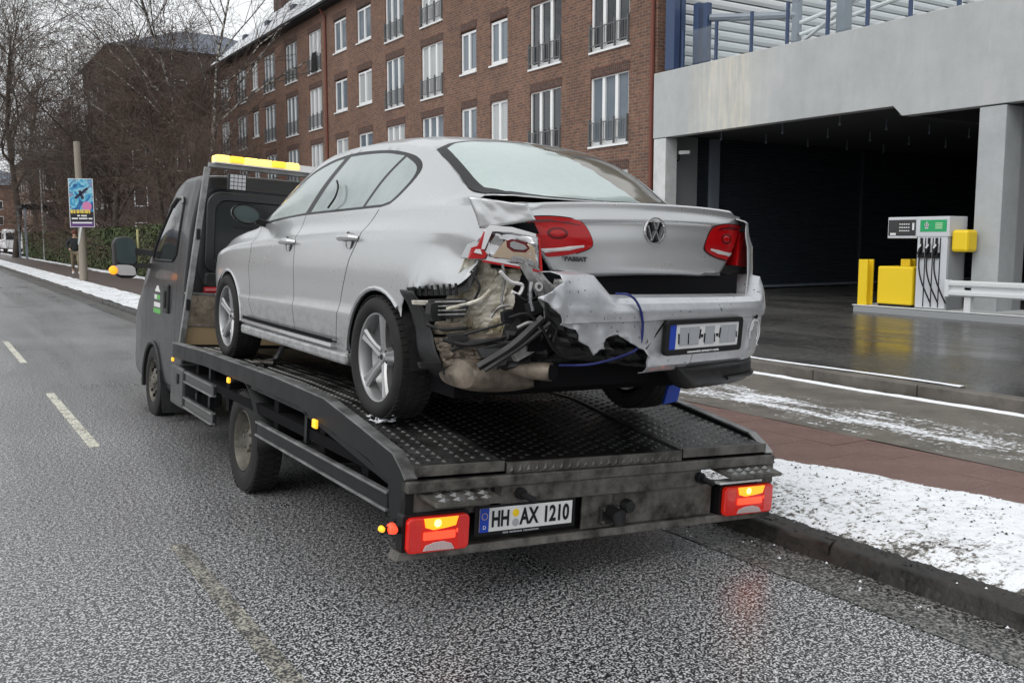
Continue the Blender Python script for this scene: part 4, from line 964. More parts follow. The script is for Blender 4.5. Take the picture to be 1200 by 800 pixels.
def lidpatch(poly,name,mt,d,parent,thick=.004):
    b=MB(); n=len(poly); cx=sum(p[0] for p in poly)/n; cz=sum(p[1] for p in poly)/n; rings=[]
    vs=[(cx,lidy(cx,cz)-d,cz)]
    for r in (.33,.66,1.0):
        for x,z in poly: xx=cx+(x-cx)*r; zz=cz+(z-cz)*r; vs.append((xx,lidy(xx,zz)-d*(1 if r<1 else .8),zz))
    fs=[(0,1+i,1+(i+1)%n) for i in range(n)]
    for k in range(2): fs+=[(1+k*n+i,1+(k+1)*n+i,1+(k+1)*n+(i+1)%n,1+k*n+(i+1)%n) for i in range(n)]
    m0=len(vs); vs+=[(x,lidy(x,z)+.01,z) for x,z in poly]; fs+=[(1+2*n+i,m0+i,m0+(i+1)%n,1+2*n+(i+1)%n) for i in range(n)]
    b.add(vs,fs); return b.build(name,mt,parent,smooth=True,ang=40)
for sd in (-1,1):
    L=[(.638,1.030),(.615,.985),(.577,.925),(.540,.868),(.50,.866),(.42,.879),(.355,.900),(.334,.922),(.350,.966),(.382,1.008),(.43,1.028),(.53,1.036)]
    q=[(sd*a,z+.012*sd*a) for a,z in (curve(L+[L[0]],3)[:-1])]
    bz=lidpatch([((x-sd*.48)*1.045+sd*.48,(z-.955)*1.06+.955) for x,z in q],'lamp_seal',M['black'],.004,lo)
    lp=lidpatch(q,'tail_lamp',M['lamp_red'],.012,lo)
    def sub(pts,mt,d,nm='lens'): b2=lidpatch([(sd*a,z+.012*sd*a) for a,z in pts],nm,mt,d,lo); return b2
    sub([(.568,.897),(.548,.880),(.44,.892),(.375,.908),(.372,.918),(.44,.912)],M['lamp_clear'],.0135,'reverse_lens')
    sub([(.620,1.022),(.55,1.028),(.43,1.018),(.39,1.0),(.43,1.005),(.55,1.013),(.615,1.008)],M['lamp_dark_red'],.0135)
    sub([(.50+.055*cos(t*PI/9),.965+.030*sin(t*PI/9)) for t in range(18)],M['lamp_dark_red'],.0135); sub([(.50+.035*cos(t*PI/9),.965+.017*sin(t*PI/9)) for t in range(18)],M['lamp_red'],.016)
# round badge: chrome ring, dark disc, two stacked chevron letters
bd=empty('badge'); bd.parent=lo; bd.location=(0.0,lidy(0,.99)-.002,.99); 
b=MB(); b.lathe([(.052,0),(.055,-.007),(.061,-.007),(.064,0)],'y',36); b.build('badge_ring',M['chrome'],bd,smooth=True)
b=MB(); b.lathe([(0,-.002),(.053,-.002)],'y',32); b.build('badge_disc',M['black_gloss'],bd)
b=MB(); 
for a,c in (((-.020,.048),(-.001,.004)),((.020,.048),(.001,.004)),((-.047,.022),(-.022,-.044)),((-.022,-.044),(0,.0)),((0,.0),(.022,-.044)),((.022,-.044),(.047,.022))): b.bar((a[0],-.006,a[1]),(c[0],-.006,c[1]),.006,.011,up=(0,1,0))
b.build('badge_letters',M['chrome'],bd)
lt=text('PASSAT',.027,M['frame_black'],lo,(-.41,lidy(-.40,.86)-.012,.850),(PI/2-R(6),0,-R(6)),'lettering',.0015,.001,1.25)
b=MB(); b.bar((-.47,-.985,.792),(.47,-.985,.800),.014,.014); b.build('lid_trim',M['chrome'],lo)
b=MB(); b.box(-.62,.60,-.98,-.70,.45,.80); b.box(-.72,-.30,-.88,-.60,.80,1.06); b.box(-.655,-.60,-.93,-.885,.86,1.05); b.build('boot_shade_fill',M['shut'],car)  # black boxes set behind the lid gaps to paint in the boot's shade
# ---- outer lamps
def lampbox(pts,mt,name,d,parent):   # four corners on the outside, pushed back by d
    b=MB(); P_=[Vector(p) for p in pts]; c=sum(P_,Vector())/len(P_); n=len(P_)
    back=[p+Vector((0,d,0)) for p in P_]; b.add(P_+back,[tuple(range(n)),tuple(range(2*n-1,n-1,-1))]+[(i,i+n,(i+1)%n+n,(i+1)%n) for i in range(n)]); return b.build(name,mt,parent,bevel=.004)
rl_=empty('tail_lamp'); rl_.parent=car
lampbox([(.635,-.945,1.01),(.71,-.915,1.015),(.765,-.885,1.00),(.80,-.86,.95),(.815,-.85,.86),(.81,-.85,.845),(.70,-.92,.838),(.60,-.97,.845)],M['lamp_red'],'lens',.10,rl_)
ll=empty('tail_lamp'); ll.parent=car; ll['label']='smashed outer left tail lamp with its inner reflector bare'
K_=lambda u,v,y: tuple(ky(u,v,y))
lampbox([K_(572,264,-.86),K_(629,275,-1.0),K_(636,318,-1.01),K_(552,303,-.83)],M['lamp_grey'],'lamp_body',.10,ll)
def stripe(px,y0,y1,mt,name,par,d=.008,u0=550,u1=636):
    def yy(u): return y0+(y1-y0)*(u-u0)/(u1-u0)
    P_=[Vector(ky(u,v,yy(u)-d)) for u,v in px]; n=len(P_); b=MB(); Q=[p+Vector((0,.008,0)) for p in P_]
    b.add(P_+Q,[tuple(range(n))]+[(i,(i+1)%n,(i+1)%n+n,i+n) for i in range(n)]); return b.build(name,mt,par)
stripe([(569,268),(574,264),(600,266),(628,274),(628,278),(598,272),(577,271),(568,292),(564,292)],-.84,-1.0,M['chrome'],'white_rim',ll,.014)
stripe([(568,271),(575,273),(568,293),(549,303),(553,290),(560,288)],-.84,-1.0,M['lamp_red'],'lens_fragment',ll,.013)
stripe([(549,303),(568,303),(571,297),(562,290),(555,291)],-.84,-1.0,M['lamp_red'],'lens_fragment',ll,.018)
stripe([(556,296),(565,298),(563,292),(558,292)],-.84,-1.0,M['lamp_clear'],'lens_fragment',ll,.022)
stripe([(566,304.5),(631,316),(632,319),(566,307)],-.84,-1.0,M['lamp_red'],'lens_fragment',ll,.013)
stripe([(630,277),(633,279),(636,318),(633,318)],-.84,-1.0,M['lamp_red'],'lens_fragment',ll,.016)
stripe([(590,284),(596,281),(627,289),(628,312),(596,303),(578,301)],-.84,-1.0,M['reflector'],'reflector',ll,.020)
stripe([(594,282),(600,280),(616,284),(621,291),(616,296),(602,295),(595,290)],-.84,-1.0,M['lamp_dark_red'],'bulb_seat',ll,.024)
stripe([(598,284),(602,282.5),(615,287),(618,291),(613,293),(603,292),(598,289)],-.84,-1.0,M['lamp_grey'],'bulb_lens',ll,.028)
stripe([(600,300),(626,306),(626,311),(599,305)],-.84,-1.0,M['lamp_grey'],'lens_grid',ll,.024)
# ---- rear bumper, torn on the left
PLAN=[(-.85,-1.385),(-.6,-1.335),(-.3,-1.283),(0,-1.230),(.17,-1.20),(.45,-1.14),(.65,-1.078),(.80,-.985),(.885,-.88),(.915,-.76),(.922,-.60),(.915,-.43)]
PLc=curve(PLAN,5)
def bpt(a,c):
    k=a*(len(PLc)-1); i=min(len(PLc)-2,int(k)); t=k-i; x=PLc[i][0]*(1-t)+PLc[i+1][0]*t; y=PLc[i][1]*(1-t)+PLc[i+1][1]*t
    j=min(len(PLc)-2,max(1,i)); tx=PLc[j+1][0]-PLc[j-1][0]; ty=PLc[j+1][1]-PLc[j-1][1]; l=math.hypot(tx,ty); nx,ny=-ty/l,tx/l  # inward normal
    rise=lerp_tab([(-.9,.095),(-.52,.095),(-.40,.0),(.70,.0),(.80,.095),(1.2,.095)],x if y<-.8 else 1.0)[0]
    prof=[(.17,.700+rise),(.10,.704+rise),(.035,.694+rise),(.010,.672+rise*.5),(.0,.638),(.004,.606),(.016,.60),(.020,.54),(.030,.45),(.045,.40),(.075,.372),(.10,.366)]
    kk=c*(len(prof)-1); ii=min(len(prof)-2,int(kk)); tt=kk-ii; dd=prof[ii][0]*(1-tt)+prof[ii+1][0]*tt; z=prof[ii][1]*(1-tt)+prof[ii+1][1]*tt
    if .15<x<.62 and z<.60 and y<-1.05: dd+=.012*min(1,max(0,(x+.13-.15)/.04))
    z+=.018*(.17-x)*0
    return (x+nx*dd,y+ny*dd,z)
bb=MB(); bb.grid(bpt,len(PLc)*2,34)
bm=bmesh.new(); me=bb.mesh('tmp',M['paint']); bm.from_mesh(me)
def onpl(u,v):    # outline point on the slanted bumper face
    dd=CR.transposed()@(FWD+RGT*(u-600)/FPX-UPV*(v-400)/FPX); o=CR.transposed()@(Vector((0,0,CH))-CO)
    t=(-1.225+.176*o.x-o.y)/(dd.y-.176*dd.x); p=o+dd*t; return (p.x,p.z)
edge=[onpl(u,v) for u,v in [(659,318),(660.5,331),(645,341),(628,349),(634,352),(640,355),(643,360),(647,364),(653,369),(655,374),(655,380),(661,382),(667,385),(674.4,386.4),(678,393),(680,400),(686,404),(691,406),(694,412),(697,416.4),(703,410),(709,409),(708,402),(709,397),(714,394),(724.4,392),(731,396),(737,400),(744,404),(750.4,408.4),(757,410),(760,417),(762.8,430)]]
torn=[(-2,1.2),(edge[0][0],1.2)]+edge+[(edge[-1][0],-.5),(-2,-.5)]
for f in bm.faces: f.material_index=0
cutline(bm,edge,'xz',0,False,.03)
keep=[(f,0) for f in bm.faces if not (f.calc_center_median().x<.3 and inpoly((f.calc_center_median().x,f.calc_center_median().z),torn))]
idx={}; vs=[]; fs=[]
for f,_ in keep:
    r=[]
    for v in f.verts:
        if v not in idx:
            idx[v]=len(vs); c=v.co; d_=min(math.hypot(c.x-a,c.z-z) for a,z in edge) if c.x<.2 else 1
            c=Vector(c); 
            if d_<.12: c.y+=.008*noise.noise((c.x*18,c.z*18,1))*(1-d_/.12)*2-(.014*(1-d_/.12))
            vs.append(tuple(c))
        r.append(idx[v])
    fs.append(tuple(r))
b=MB(); b.v=vs; b.f=fs; b.m=[0]*len(fs); bo=b.build('rear_bumper',M['paint_scuffed'],car,smooth=True,ang=30); bo['label']='hanging rear bumper torn away at its left end'
sm=bo.modifiers.new('solid','SOLIDIFY'); sm.thickness=.004; sm.offset=1
bm.free()
def bface(x,z): return -1.212+.176*(x-.07)+lerp_tab([(.36,.075),(.40,.045),(.45,.03),(.54,.020),(.60,.016),(.64,0)],z)[0]*1.0-.012
# number plate, its print blurred to smudges
plt=empty('number_plate'); plt.parent=bo; pc=onpl(824,393); plt.location=(pc[0],bface(pc[0],.49)-.02,pc[1]); plt.rotation_euler=(R(3),R(-.5),math.atan(.176)); plt['label']='car number plate with unreadable grey smudged characters'
b=MB(); b.ring(rrect(-.285,.285,-.078,.080,.02),rrect(-.262,.262,-.053,.058,.01),FY,-.012,.012); b.box(-.262,.262,.0,.010,-.055,.06); b.build('plate_holder',M['black'],plt,bevel=.003)
b=MB(); b.box(-.260,.260,-.004,-.001,-.052,.057); b.build('plate',M['plate_white'],plt)
b=MB(); b.box(-.260,-.212,-.006,-.0045,-.052,.057); b.build('country_band',M['eu_blue'],plt)
b=MB(); 
rs=random.Random(4)
for (x0,x1) in ((-.185,-.125),(-.12,-.045),(.0,.07),(.115,.17),(.175,.24)): b.box(x0,x1,-.0065,-.0045,-.038,.044)
b.build('smudge',M['plate_grey'],plt)
b=MB()
for x in (-.19,-.122,-.042,-.005,.073,.108,.242): b.bar((x,-.0075,rs.uniform(-.035,-.01)),(x+rs.uniform(-.006,.006),-.0075,rs.uniform(.0,.042)),.0015,.007,up=(0,1,0))
b.box(-.03,-.015,-.007,-.0045,-.005,.008); b.box(.085,.10,-.007,-.0045,-.005,.008); b.build('character_remains',M['black'],plt)
b=MB(); xx=-.13
for k in range(26):
    wq=rs.uniform(.005,.010); b.box(xx,xx+wq*.8,-.0138,-.0122,-.071+rs.uniform(0,.002),-.062-rs.uniform(0,.002)); xx+=wq+(.006 if k in(10,19) else .001)
o=b.build('tiny_print',M['plate_white'],plt); o['kind']='stuff'
for u,v in ((779,368),(877,369)):
    q=onpl(u,v) if u<800 else None
    b=MB(); b.lathe([(0,-.003),(.010,-.003),(.011,.006)],'y',12); o=b.build('parking_sensor',M['black'],bo); o.location=(q[0],-1.225+.176*q[0]+.008,q[1]) if q else (.64,-1.083,.60)
# scratches at the right corner
b=MB()
for k,(r_,a0,a1) in enumerate(((.075,-60,200),(.062,-40,170),(.08,60,150))):
    pts=[]
    for i in range(20):
        a=R(a0+(a1-a0)*i/19); x=.665+.055*cos(a)*(r_/.07); z=.52+r_*sin(a); s_=min(range(len(PLc)),key=lambda j:abs(PLc[j][0]-x) if PLc[j][1]<-.7 else 9); pts.append((x,PLc[s_][1]+.014,z))
    b.tube(pts,.0035,4)
b.build('scratch',M['plate_white'],bo)
# lower valance and torn black lining
VP=[k for k in range(1,len(PLc)-1) if PLc[k][0]>.06 and PLc[k][1]<-.70]
def vpt(a,c):
    k=VP[0]+a*(VP[-1]-VP[0]); i=int(k); t=k-i; x=PLc[i][0]*(1-t)+PLc[i+1][0]*t; y=PLc[i][1]*(1-t)+PLc[i+1][1]*t
    tx=PLc[i+1][0]-PLc[i-1][0]; ty=PLc[i+1][1]-PLc[i-1][1]; l=math.hypot(tx,ty); e=min(1,a*8,(1-a)*3+.25)
    d=.055+.04*sin(PI*c)*-1+.10*c; return (x-ty/l*d,y+tx/l*d,.378-.115*sin(PI*c*.62)*e)
b=MB(); b.grid(vpt,len(VP)*2,10); o=b.build('lower_valance',M['black_plastic'],car,smooth=True); sm=o.modifiers.new('solid','SOLIDIFY'); sm.thickness=.012
pts=[vpt(a/14,.35) for a in range(4,13)]; b=MB(); b.tube([(x,y-.012,z) for x,y,z in pts],.010,6); b.build('valance_trim',M['frame_black'],car,smooth=True)
q1=onpl(759,409); q2=onpl(783,373); b=MB(); b.tube([(q1[0],-1.225+.176*q1[0]+.012,q1[1]),(q2[0],-1.225+.176*q2[0]+.006,q2[1])],.0045,5); b.build('panel_split',M['shut'],bo)
def pxsurf(px,ys,name,mt,par,nu=16,nv=16,amp=.02,fr=9,seed=0,smooth=True,thick=.006,fold=0):
    """sheet through four sight points at their own depths, crumpled by noise"""
    c=[Vector(ky(u,v,y)) for (u,v),y in zip(px,ys)]   # TL TR BR BL
    def f(a,t):
        p=(c[0]*(1-a)+c[1]*a)*(1-t)+(c[3]*(1-a)+c[2]*a)*t
        e=min(1,6*min(a,1-a,t,1-t)+.25)
        nz=noise.noise((a*fr*1.5,t*fr*.6,seed)); n2=abs(noise.noise((a*fr*.9+3,t*fr*.5,seed+5)))+.5*abs(noise.noise((a*fr*2.1+3,t*fr*1.6,seed+7)))
        return p+Vector((amp*.3*nz,-amp*(nz+fold*n2*2)*e,amp*.4*n2))
    b=MB(); b.grid(f,nu,nv); o=b.build(name,mt,par,smooth=smooth,ang=24 if name in('folded_panel','lamp_core') else 11)
    if thick: s=o.modifiers.new('solid','SOLIDIFY'); s.thickness=thick
    return o
pxsurf([(573,269),(630,278),(632,314),(566,303)],[-.865,-1.005,-1.01,-.85],'lamp_core',M['lamp_grey'],ll,22,16,.012,3.5,41,fold=1.0)
wr=empty('rear_corner_wreckage'); wr.parent=car; wr['label']='bare crumpled metal behind the missing bumper'
pxsurf([(546,300),(640,318),(618,398),(503,392)],[-.74,-.92,-.90,-.50],'inner_panel',M['raw_panel'],wr,64,64,.030,6,1,fold=1.3)
pxsurf([(548,230),(618,240),(628,259),(562,268)],[-.835,-.985,-1.0,-.87],'folded_panel',M['paint'],wr,22,12,.012,1.7,31,fold=.8)
pxsurf([(560,262),(626,261),(632,274),(572,268)],[-.84,-.96,-.98,-.84],'lamp_recess',M['shut'],wr,4,4,.0,1,0)
pxsurf([(618,318),(662,330),(655,400),(612,420)],[-.93,-.99,-.96,-.92],'rear_panel',M['raw_grey'],wr,44,50,.03,7,4,fold=1.2)
pxsurf([(604,300),(622,304),(665,356),(640,366)],[-.97,-1.0,-1.03,-.99],'bent_bracket',M['raw_grey'],wr,14,14,.02,5,8)
pxsurf([(505,396),(600,390),(632,410),(520,432)],[-.55,-.9,-.96,-.62],'folded_floor',M['rusty_steel'],wr,44,24,.035,6,12,fold=1.5)
pxsurf([(596,372),(690,386),(690,420),(560,440)],[-.90,-1.0,-1.0,-.8],'torn_lining',M['black_plastic'],wr,20,14,.04,8,15,fold=1.5)
pxsurf([(636,352),(770,410),(760,432),(650,420)],[-1.05,-1.10,-1.08,-1.0],'torn_lining',M['black_plastic'],wr,20,14,.03,8,18,fold=1.5)
pxsurf([(655,325),(830,325),(800,372),(665,378)],[-.95,-.9,-.95,-.98],'gap_shade_sheet',M['shut'],wr,8,8,.01,6,21)  # near-black sheet standing in for the shade between lid and bumper
# black plastic grids and liner
def pxtube(px,y,r,mt,name,par,n=6,smooth=True):
    ys=y if isinstance(y,(list,tuple)) else [y]*len(px)
    pts=curve([tuple(ky(u,v,yy)) for (u,v),yy in zip(px,ys)],5) if len(px)>2 else [tuple(ky(u,v,yy)) for (u,v),yy in zip(px,ys)]
    rr_=r
    if isinstance(r,(list,tuple)): rr_=[r[min(len(r)-1,int(i/(len(pts)-1)*(len(r)-1)+.5))] for i in range(len(pts))]
    b=MB(); b.tube(pts,rr_,n); return b.build(name,mt,par,smooth=smooth)
def pxbox(px,y,d,mt,name,par,bevel=.003):
    P_=[Vector(ky(u,v,yy)) for (u,v),yy in zip(px,y if isinstance(y,(list,tuple)) else [y]*len(px))]; n=len(P_); Q=[p+Vector((0,d,0)) for p in P_]; b=MB()
    b.add(P_+Q,[tuple(range(n)),tuple(range(2*n-1,n-1,-1))]+[(i,(i+1)%n,(i+1)%n+n,i+n) for i in range(n)]); return b.build(name,mt,par,bevel=bevel)
gb=empty('bumper_bracket'); gb.parent=car
pxbox([(479,337),(540,331),(548,322),(560,310),(562,318),(550,340),(528,346),(484,347)],[-.42,-.72,-.76,-.8,-.8,-.78,-.68,-.44],.03,M['black_plastic'],'frame',gb)
for i in range(8):
    u=485+i*7; pxtube([(u,336-i*.6),(u+1,347-i*.2)],[-.46-.04*i]*2,.007,M['black'],'rib',gb,4)
pxbox([(506,351),(548,350),(551,356),(544,372),(520,374),(508,372)],[-.60,-.78,-.79,-.77,-.68,-.6],.04,M['black_plastic'],'frame',gb)
for i in range(4): pxtube([(510,354+i*5),(546,353+i*5)],[-.64,-.82],.004,M['raw_grey'],'rib',gb,4)
pxbox([(484,352),(505,352),(505,358),(485,357)],-.56,.02,M['raw_panel'],'clip',gb)
pxbox([(505,356),(515,354),(524,362),(523,376),(508,377),(504,368)],-.66,.05,M['black_plastic'],'clip',gb)
# wheel-arch liner peeled back
b=MB(); lin=[(468,340),(480,362),(487,388),(489,410),(497,428),(512,444)]; c1=curve([tuple(ky(u,v,-.34-.02*i)) for i,(u,v) in enumerate(lin)],4); c2=curve([tuple(ky(u+15+i*2,v+2,-.50-.03*i)) for i,(u,v) in enumerate(lin)],4)
b.grid(lambda a,t:Vector(c1[int(round(a*(len(c1)-1)))]).lerp(Vector(c2[int(round(a*(len(c1)-1)))]),t)+Vector((0,.03*sin(PI*t)+.012*noise.noise((a*12,t*5,0)),0)),len(c1),7)
o=b.build('wheel_arch_liner',M['black_plastic'],car,smooth=True); sm=o.modifiers.new('solid','SOLIDIFY'); sm.thickness=.008
pxbox([(492,425),(518,425),(517,433),(494,432)],-.62,.03,M['black_plastic'],'clip',gb)
# exhaust
ex=empty('exhaust'); ex.parent=car
b=MB(); c0=ky(578,432,-.78)
def sil(a,t):
    th=2*PI*a; ph=t; e=max(0,1-abs(2*ph-1)**7)**.5; return Vector((-.84+.44*ph,-.68,.325))+Vector((0,.19*math.copysign(abs(cos(th))**.7,cos(th))*e*(1+.04*sin(ph*9)),.078*math.copysign(abs(sin(th))**.8,sin(th))*e*(1+.08*sin(ph*7+th))))
b.grid(sil,25,14); so_=b.build('silencer',M['rusty_steel'],ex,smooth=True)
pxtube([(598,430),(622,434),(646,436)],[-.84,-.95,-1.03],[.034,.038,.040],M['rusty_steel'],'tailpipe',ex,14)
pxtube([(645.6,436),(648.2,436.2)],[-1.030,-1.042],.034,M['shut'],'pipe_mouth',ex,14,False)
pxbox([(585,418),(640,428),(650,420),(600,408)],-.9,.04,M['rusty_steel'],'heat_shield',ex)
pxtube([(560,430),(600,405),(636,372)],[-.94,-.99,-1.04],.018,M['black_plastic'],'hanging_strut',car,5)
pxtube([(568,434),(610,406),(645,378)],[-.96,-1.0,-1.05],.010,M['black_plastic'],'hanging_strut',car,5)
pxtube([(596,372),(618,368),(636,386),(650,410),(668,419),(690,418)],[-.99,-1.02,-1.04,-1.05,-1.07,-1.1],.0075,M['black'],'cable',car)
pxtube([(545,392),(580,382),(596,376),(603,366)],[-.82,-.92,-.97,-.98],.007,M['black'],'cable',car)
pxtube([(586,318),(598,330),(612,334),(608,345),(600,342)],[-.98]*5,.008,M['lamp_clear'],'cable_white',car)
pxtube([(589,310),(591,330),(588,352),(594,372)],[-.95]*4,.006,M['raw_grey'],'weld_seam',car)
pxtube([(622,330),(621,348),(624,364)],[-1.0]*3,.010,M['lamp_grey'],'bracket_rod',car)
b=MB(); q=ky(632,336,-1.01); b.lathe([(.010,0),(.020,0),(.020,.008),(.010,.008)],'y',14,tuple(q)); b.build('tow_eye',M['lamp_clear'],car)
pxbox([(590,366),(600,362),(606,372),(600,380),(591,378)],-.99,.03,M['black'],'plug',car)
pxtube([(524,362),(560,352),(575,340)],[-.72,-.86,-.9],.008,M['raw_panel'],'weld_seam',car)
for (px,ys,r_,mm) in (([(500,380),(520,386),(548,384)],[-.6,-.68,-.78],.008,'black'),([(520,398),(550,404),(590,396)],[-.66,-.8,-.9],.010,'black'),([(530,410),(560,400),(600,402)],[-.7,-.82,-.92],.012,'black_plastic'),
    ([(552,318),(562,335),(556,352)],[-.8,-.84,-.82],.006,'black'),([(604,345),(616,352),(630,348)],[-.99]*3,.007,'black'),([(606,384),(622,378),(640,388)],[-1.0,-1.02,-1.04],.008,'raw_grey'),([(640,372),(652,384),(648,400)],[-1.05]*3,.006,'black'),
    ([(520,436),(545,446),(575,450)],[-.6,-.7,-.76],.010,'black_plastic'),([(575,372),(585,360),(598,358)],[-.93,-.95,-.97],.006,'raw_grey')): pxtube(px,ys,r_,M[mm],'loose_fitting',car,5)
for (px,ys,mm) in (([(560,408),(604,398),(612,408),(566,420)],[-.86,-.93,-.94,-.88],'black_plastic'),([(527,392),(548,390),(550,400),(530,404)],[-.72,-.78,-.78,-.72],'black_plastic'),([(618,356),(632,352),(636,366),(622,372)],[-1.0]*4,'black_plastic'),([(600,412),(622,404),(628,412),(606,424)],[-.97]*4,'raw_grey'),([(512,380),(540,378),(542,386),(514,390)],[-.66,-.75,-.75,-.66],'rusty_steel')): pxbox(px,ys,.03,M[mm],'broken_bracket',car)
# blue lashing strap
pxtube([(722,344),(735,345),(745,352),(752,368),(753,388),(750,404),(742,412)],[-1.23,-1.29,-1.295,-1.285,-1.27,-1.26,-1.25],.0055,M['strap_blue'],'strap',car)
pxtube([(742,412),(720,420),(690,427),(655,428)],[-1.25,-1.2,-1.12,-1.0],.0055,M['strap_blue'],'strap',car)
# underbody, cabin
b=MB(); b.box(-.74,.74,-.55,3.3,.19,.30); b.box(-.52,.55,-.85,-.2,.30,.44); b.build('underbody',M['shut'],car)
b=MB(); b.box(-.52,.60,-.93,-.88,.28,.40); b.build('rear_crossmember',M['shut'],car)
b=MB(); b.box(-.70,.70,.3,2.4,.30,.42); b.box(-.68,.68,-.45,.05,.42,.98); b.build('cabin_floor',M['seat'],car)
for x in (-.36,.36):
    for y in (.35,1.25):
        st=empty('seat'); st.parent=car
        b=MB(); b.box(x-.25,x+.25,y,y+.5,.42,.60); b.build('cushion',M['seat'],st,bevel=.04); b=MB(); b.bar((x,y+.02,.55),(x,y-.15,1.10),.5,.12,up=(1,0,0)) if 0 else b.add([(x-.24,y-.02,.55),(x+.24,y-.02,.55),(x+.24,y+.1,.55),(x-.24,y+.1,.55),(x-.2,y-.2,1.12),(x+.2,y-.2,1.12),(x+.2,y-.1,1.12),(x-.2,y-.1,1.12)],[(0,3,2,1),(4,5,6,7),(0,1,5,4),(1,2,6,5),(2,3,7,6),(3,0,4,7)]); b.build('backrest',M['seat'],st,bevel=.03)
# fuel flap shut line on the right side, dark curved line laid on the side glass
b=MB(); pts=curve([(-.836,.80,1.085),(-.826,.725,1.14),(-.800,.745,1.20),(-.785,.80,1.24)],5); b.tube([(x-.012,y,z) for x,y,z in pts],.006,5); b.build('black_tube',M['black'],car,smooth=True)
# ---- wheels
def car_wheel(x,y,side,name='wheel',z=.322,dz=0):
    t=empty(name); t.parent=car; t.location=(x,y,z+dz); t.scale=(side,.972,.972)    # side=-1: outer face towards -x
    b=MB(); w_=.11; prof=[(.228,.085),(.236,.098),(.262,.110),(.292,.108),(.309,.092),(.318,.070),(.319,.0),(.318,-.070),(.309,-.092),(.262,-.11),(.228,-.09)]
    b.lathe(prof,'x',60); b.build('tyre',M['tyre'],t,smooth=True,ang=45)
    b=MB()      # tread blocks
    for k in range(56):
        a=2*PI*k/56
        for (x0,x1,sh) in ((-.085,-.045,0),(-.035,.0,.4),(.008,.042,.1),(.052,.094,.5)):
            a0=a+sh*2*PI/56; a1=a0+.072; r0,r1=.316,.3235 if abs(x0+x1)<.13 else .3215
            vs=[]
            for rr_ in (r0,r1):
                for (xx,aa) in ((x0,a0),(x1,a0+.02),(x1,a1+.02),(x0,a1)): vs.append((xx,rr_*cos(aa),rr_*sin(aa)))
            b.add(vs,[(4,5,6,7),(0,1,5,4),(1,2,6,5),(2,3,7,6),(3,0,4,7)])
    o=b.build('tread',M['tyre'],t); o['kind']='stuff'
    b=MB(); b.lathe([(.212,.02),(.214,.075),(.222,.088),(.231,.090),(.232,.084)],'x',48); b.lathe([(.212,.02),(.19,-.02),(.205,-.09)],'x',48); b.build('rim',M['alloy'],t,smooth=True,ang=40)
    b=MB(); b.lathe([(.0,.0),(.150,.0),(.150,-.02),(0,-.02)],'x',32,(-.005,0,0)); b.build('brake_disc',M['disc'],t)
    for k in range(5):
        a=R(90+72*k+10); ca,sa=cos(a),sin(a)
        def PT(x_,r_,o_): return (x_,r_*ca-o_*sa,r_*sa+o_*ca)
        b=MB(); vs=[]; L=[(.035,.052,.030,.045),(.09,.062,.024,.035),(.15,.070,.028,.028),(.216,.078,.040,.022)]
        for (r_,x_,hw,dp) in L:
            vs+=[PT(x_-.004,r_,-hw),PT(x_+.006,r_,-hw*.62),PT(x_+.001,r_,0),PT(x_+.006,r_,hw*.62),PT(x_-.004,r_,hw),PT(x_-dp,r_,hw*.8),PT(x_-dp,r_,-hw*.8)]
        fs=[]
        for i in range(3):
            for j in range(7): fs.append((i*7+j,i*7+(j+1)%7,(i+1)*7+(j+1)%7,(i+1)*7+j))
        fs+=[tuple(range(7)),tuple(range(27,20,-1))]; b.add(vs,fs); b.build('spoke',M['alloy'],t,smooth=True,ang=25)
    b=MB(); b.lathe([(0,.060),(.026,.060),(.030,.052),(.062,.050),(.066,.02)],'x',28); b.build('hub',M['alloy'],t,smooth=True,ang=35)
    b=MB()
    for k in range(5): a=R(90+72*k+46); b.lathe([(0,.055),(.009,.055),(.009,.045)],'x',8,(0,.045*cos(a),.045*sin(a)))
    b.lathe([(0,.063),(.014,.063)],'x',16); b.build('wheel_nut',M['black'],t)
    return t
car_wheel(-.80,0,-1); car_wheel(-.80,2.71,-1); car_wheel(.80,0,1,dz=-.04); car_wheel(.80,2.71,1,dz=-.04)
# snow packed at the foot of the rear tyre, blue strap over the right wheel
b=MB(); 
for k in range(60):
    a=R(-92+rs.gauss(0,9)); r_=.322+rs.uniform(0,.004); x=-.86+rs.uniform(-.05,.05); y=r_*cos(a)*1.0; z=.318+r_*sin(a)+rs.uniform(0,.02); s=rs.uniform(.004,.012)
    b.add([(x-s,y,z),(x+s,y-s,z),(x,y+s,z),(x,y,z+s)],[(0,1,3),(1,2,3),(2,0,3),(0,2,1)])
o=b.build('packed_snow',M['snow_clean'],car,recalc=False); o['kind']='stuff'
pxbox([(784,452),(800,447),(794,470),(778,474)],-.42,.02,M['eu_blue'],'wheel_strap',car)
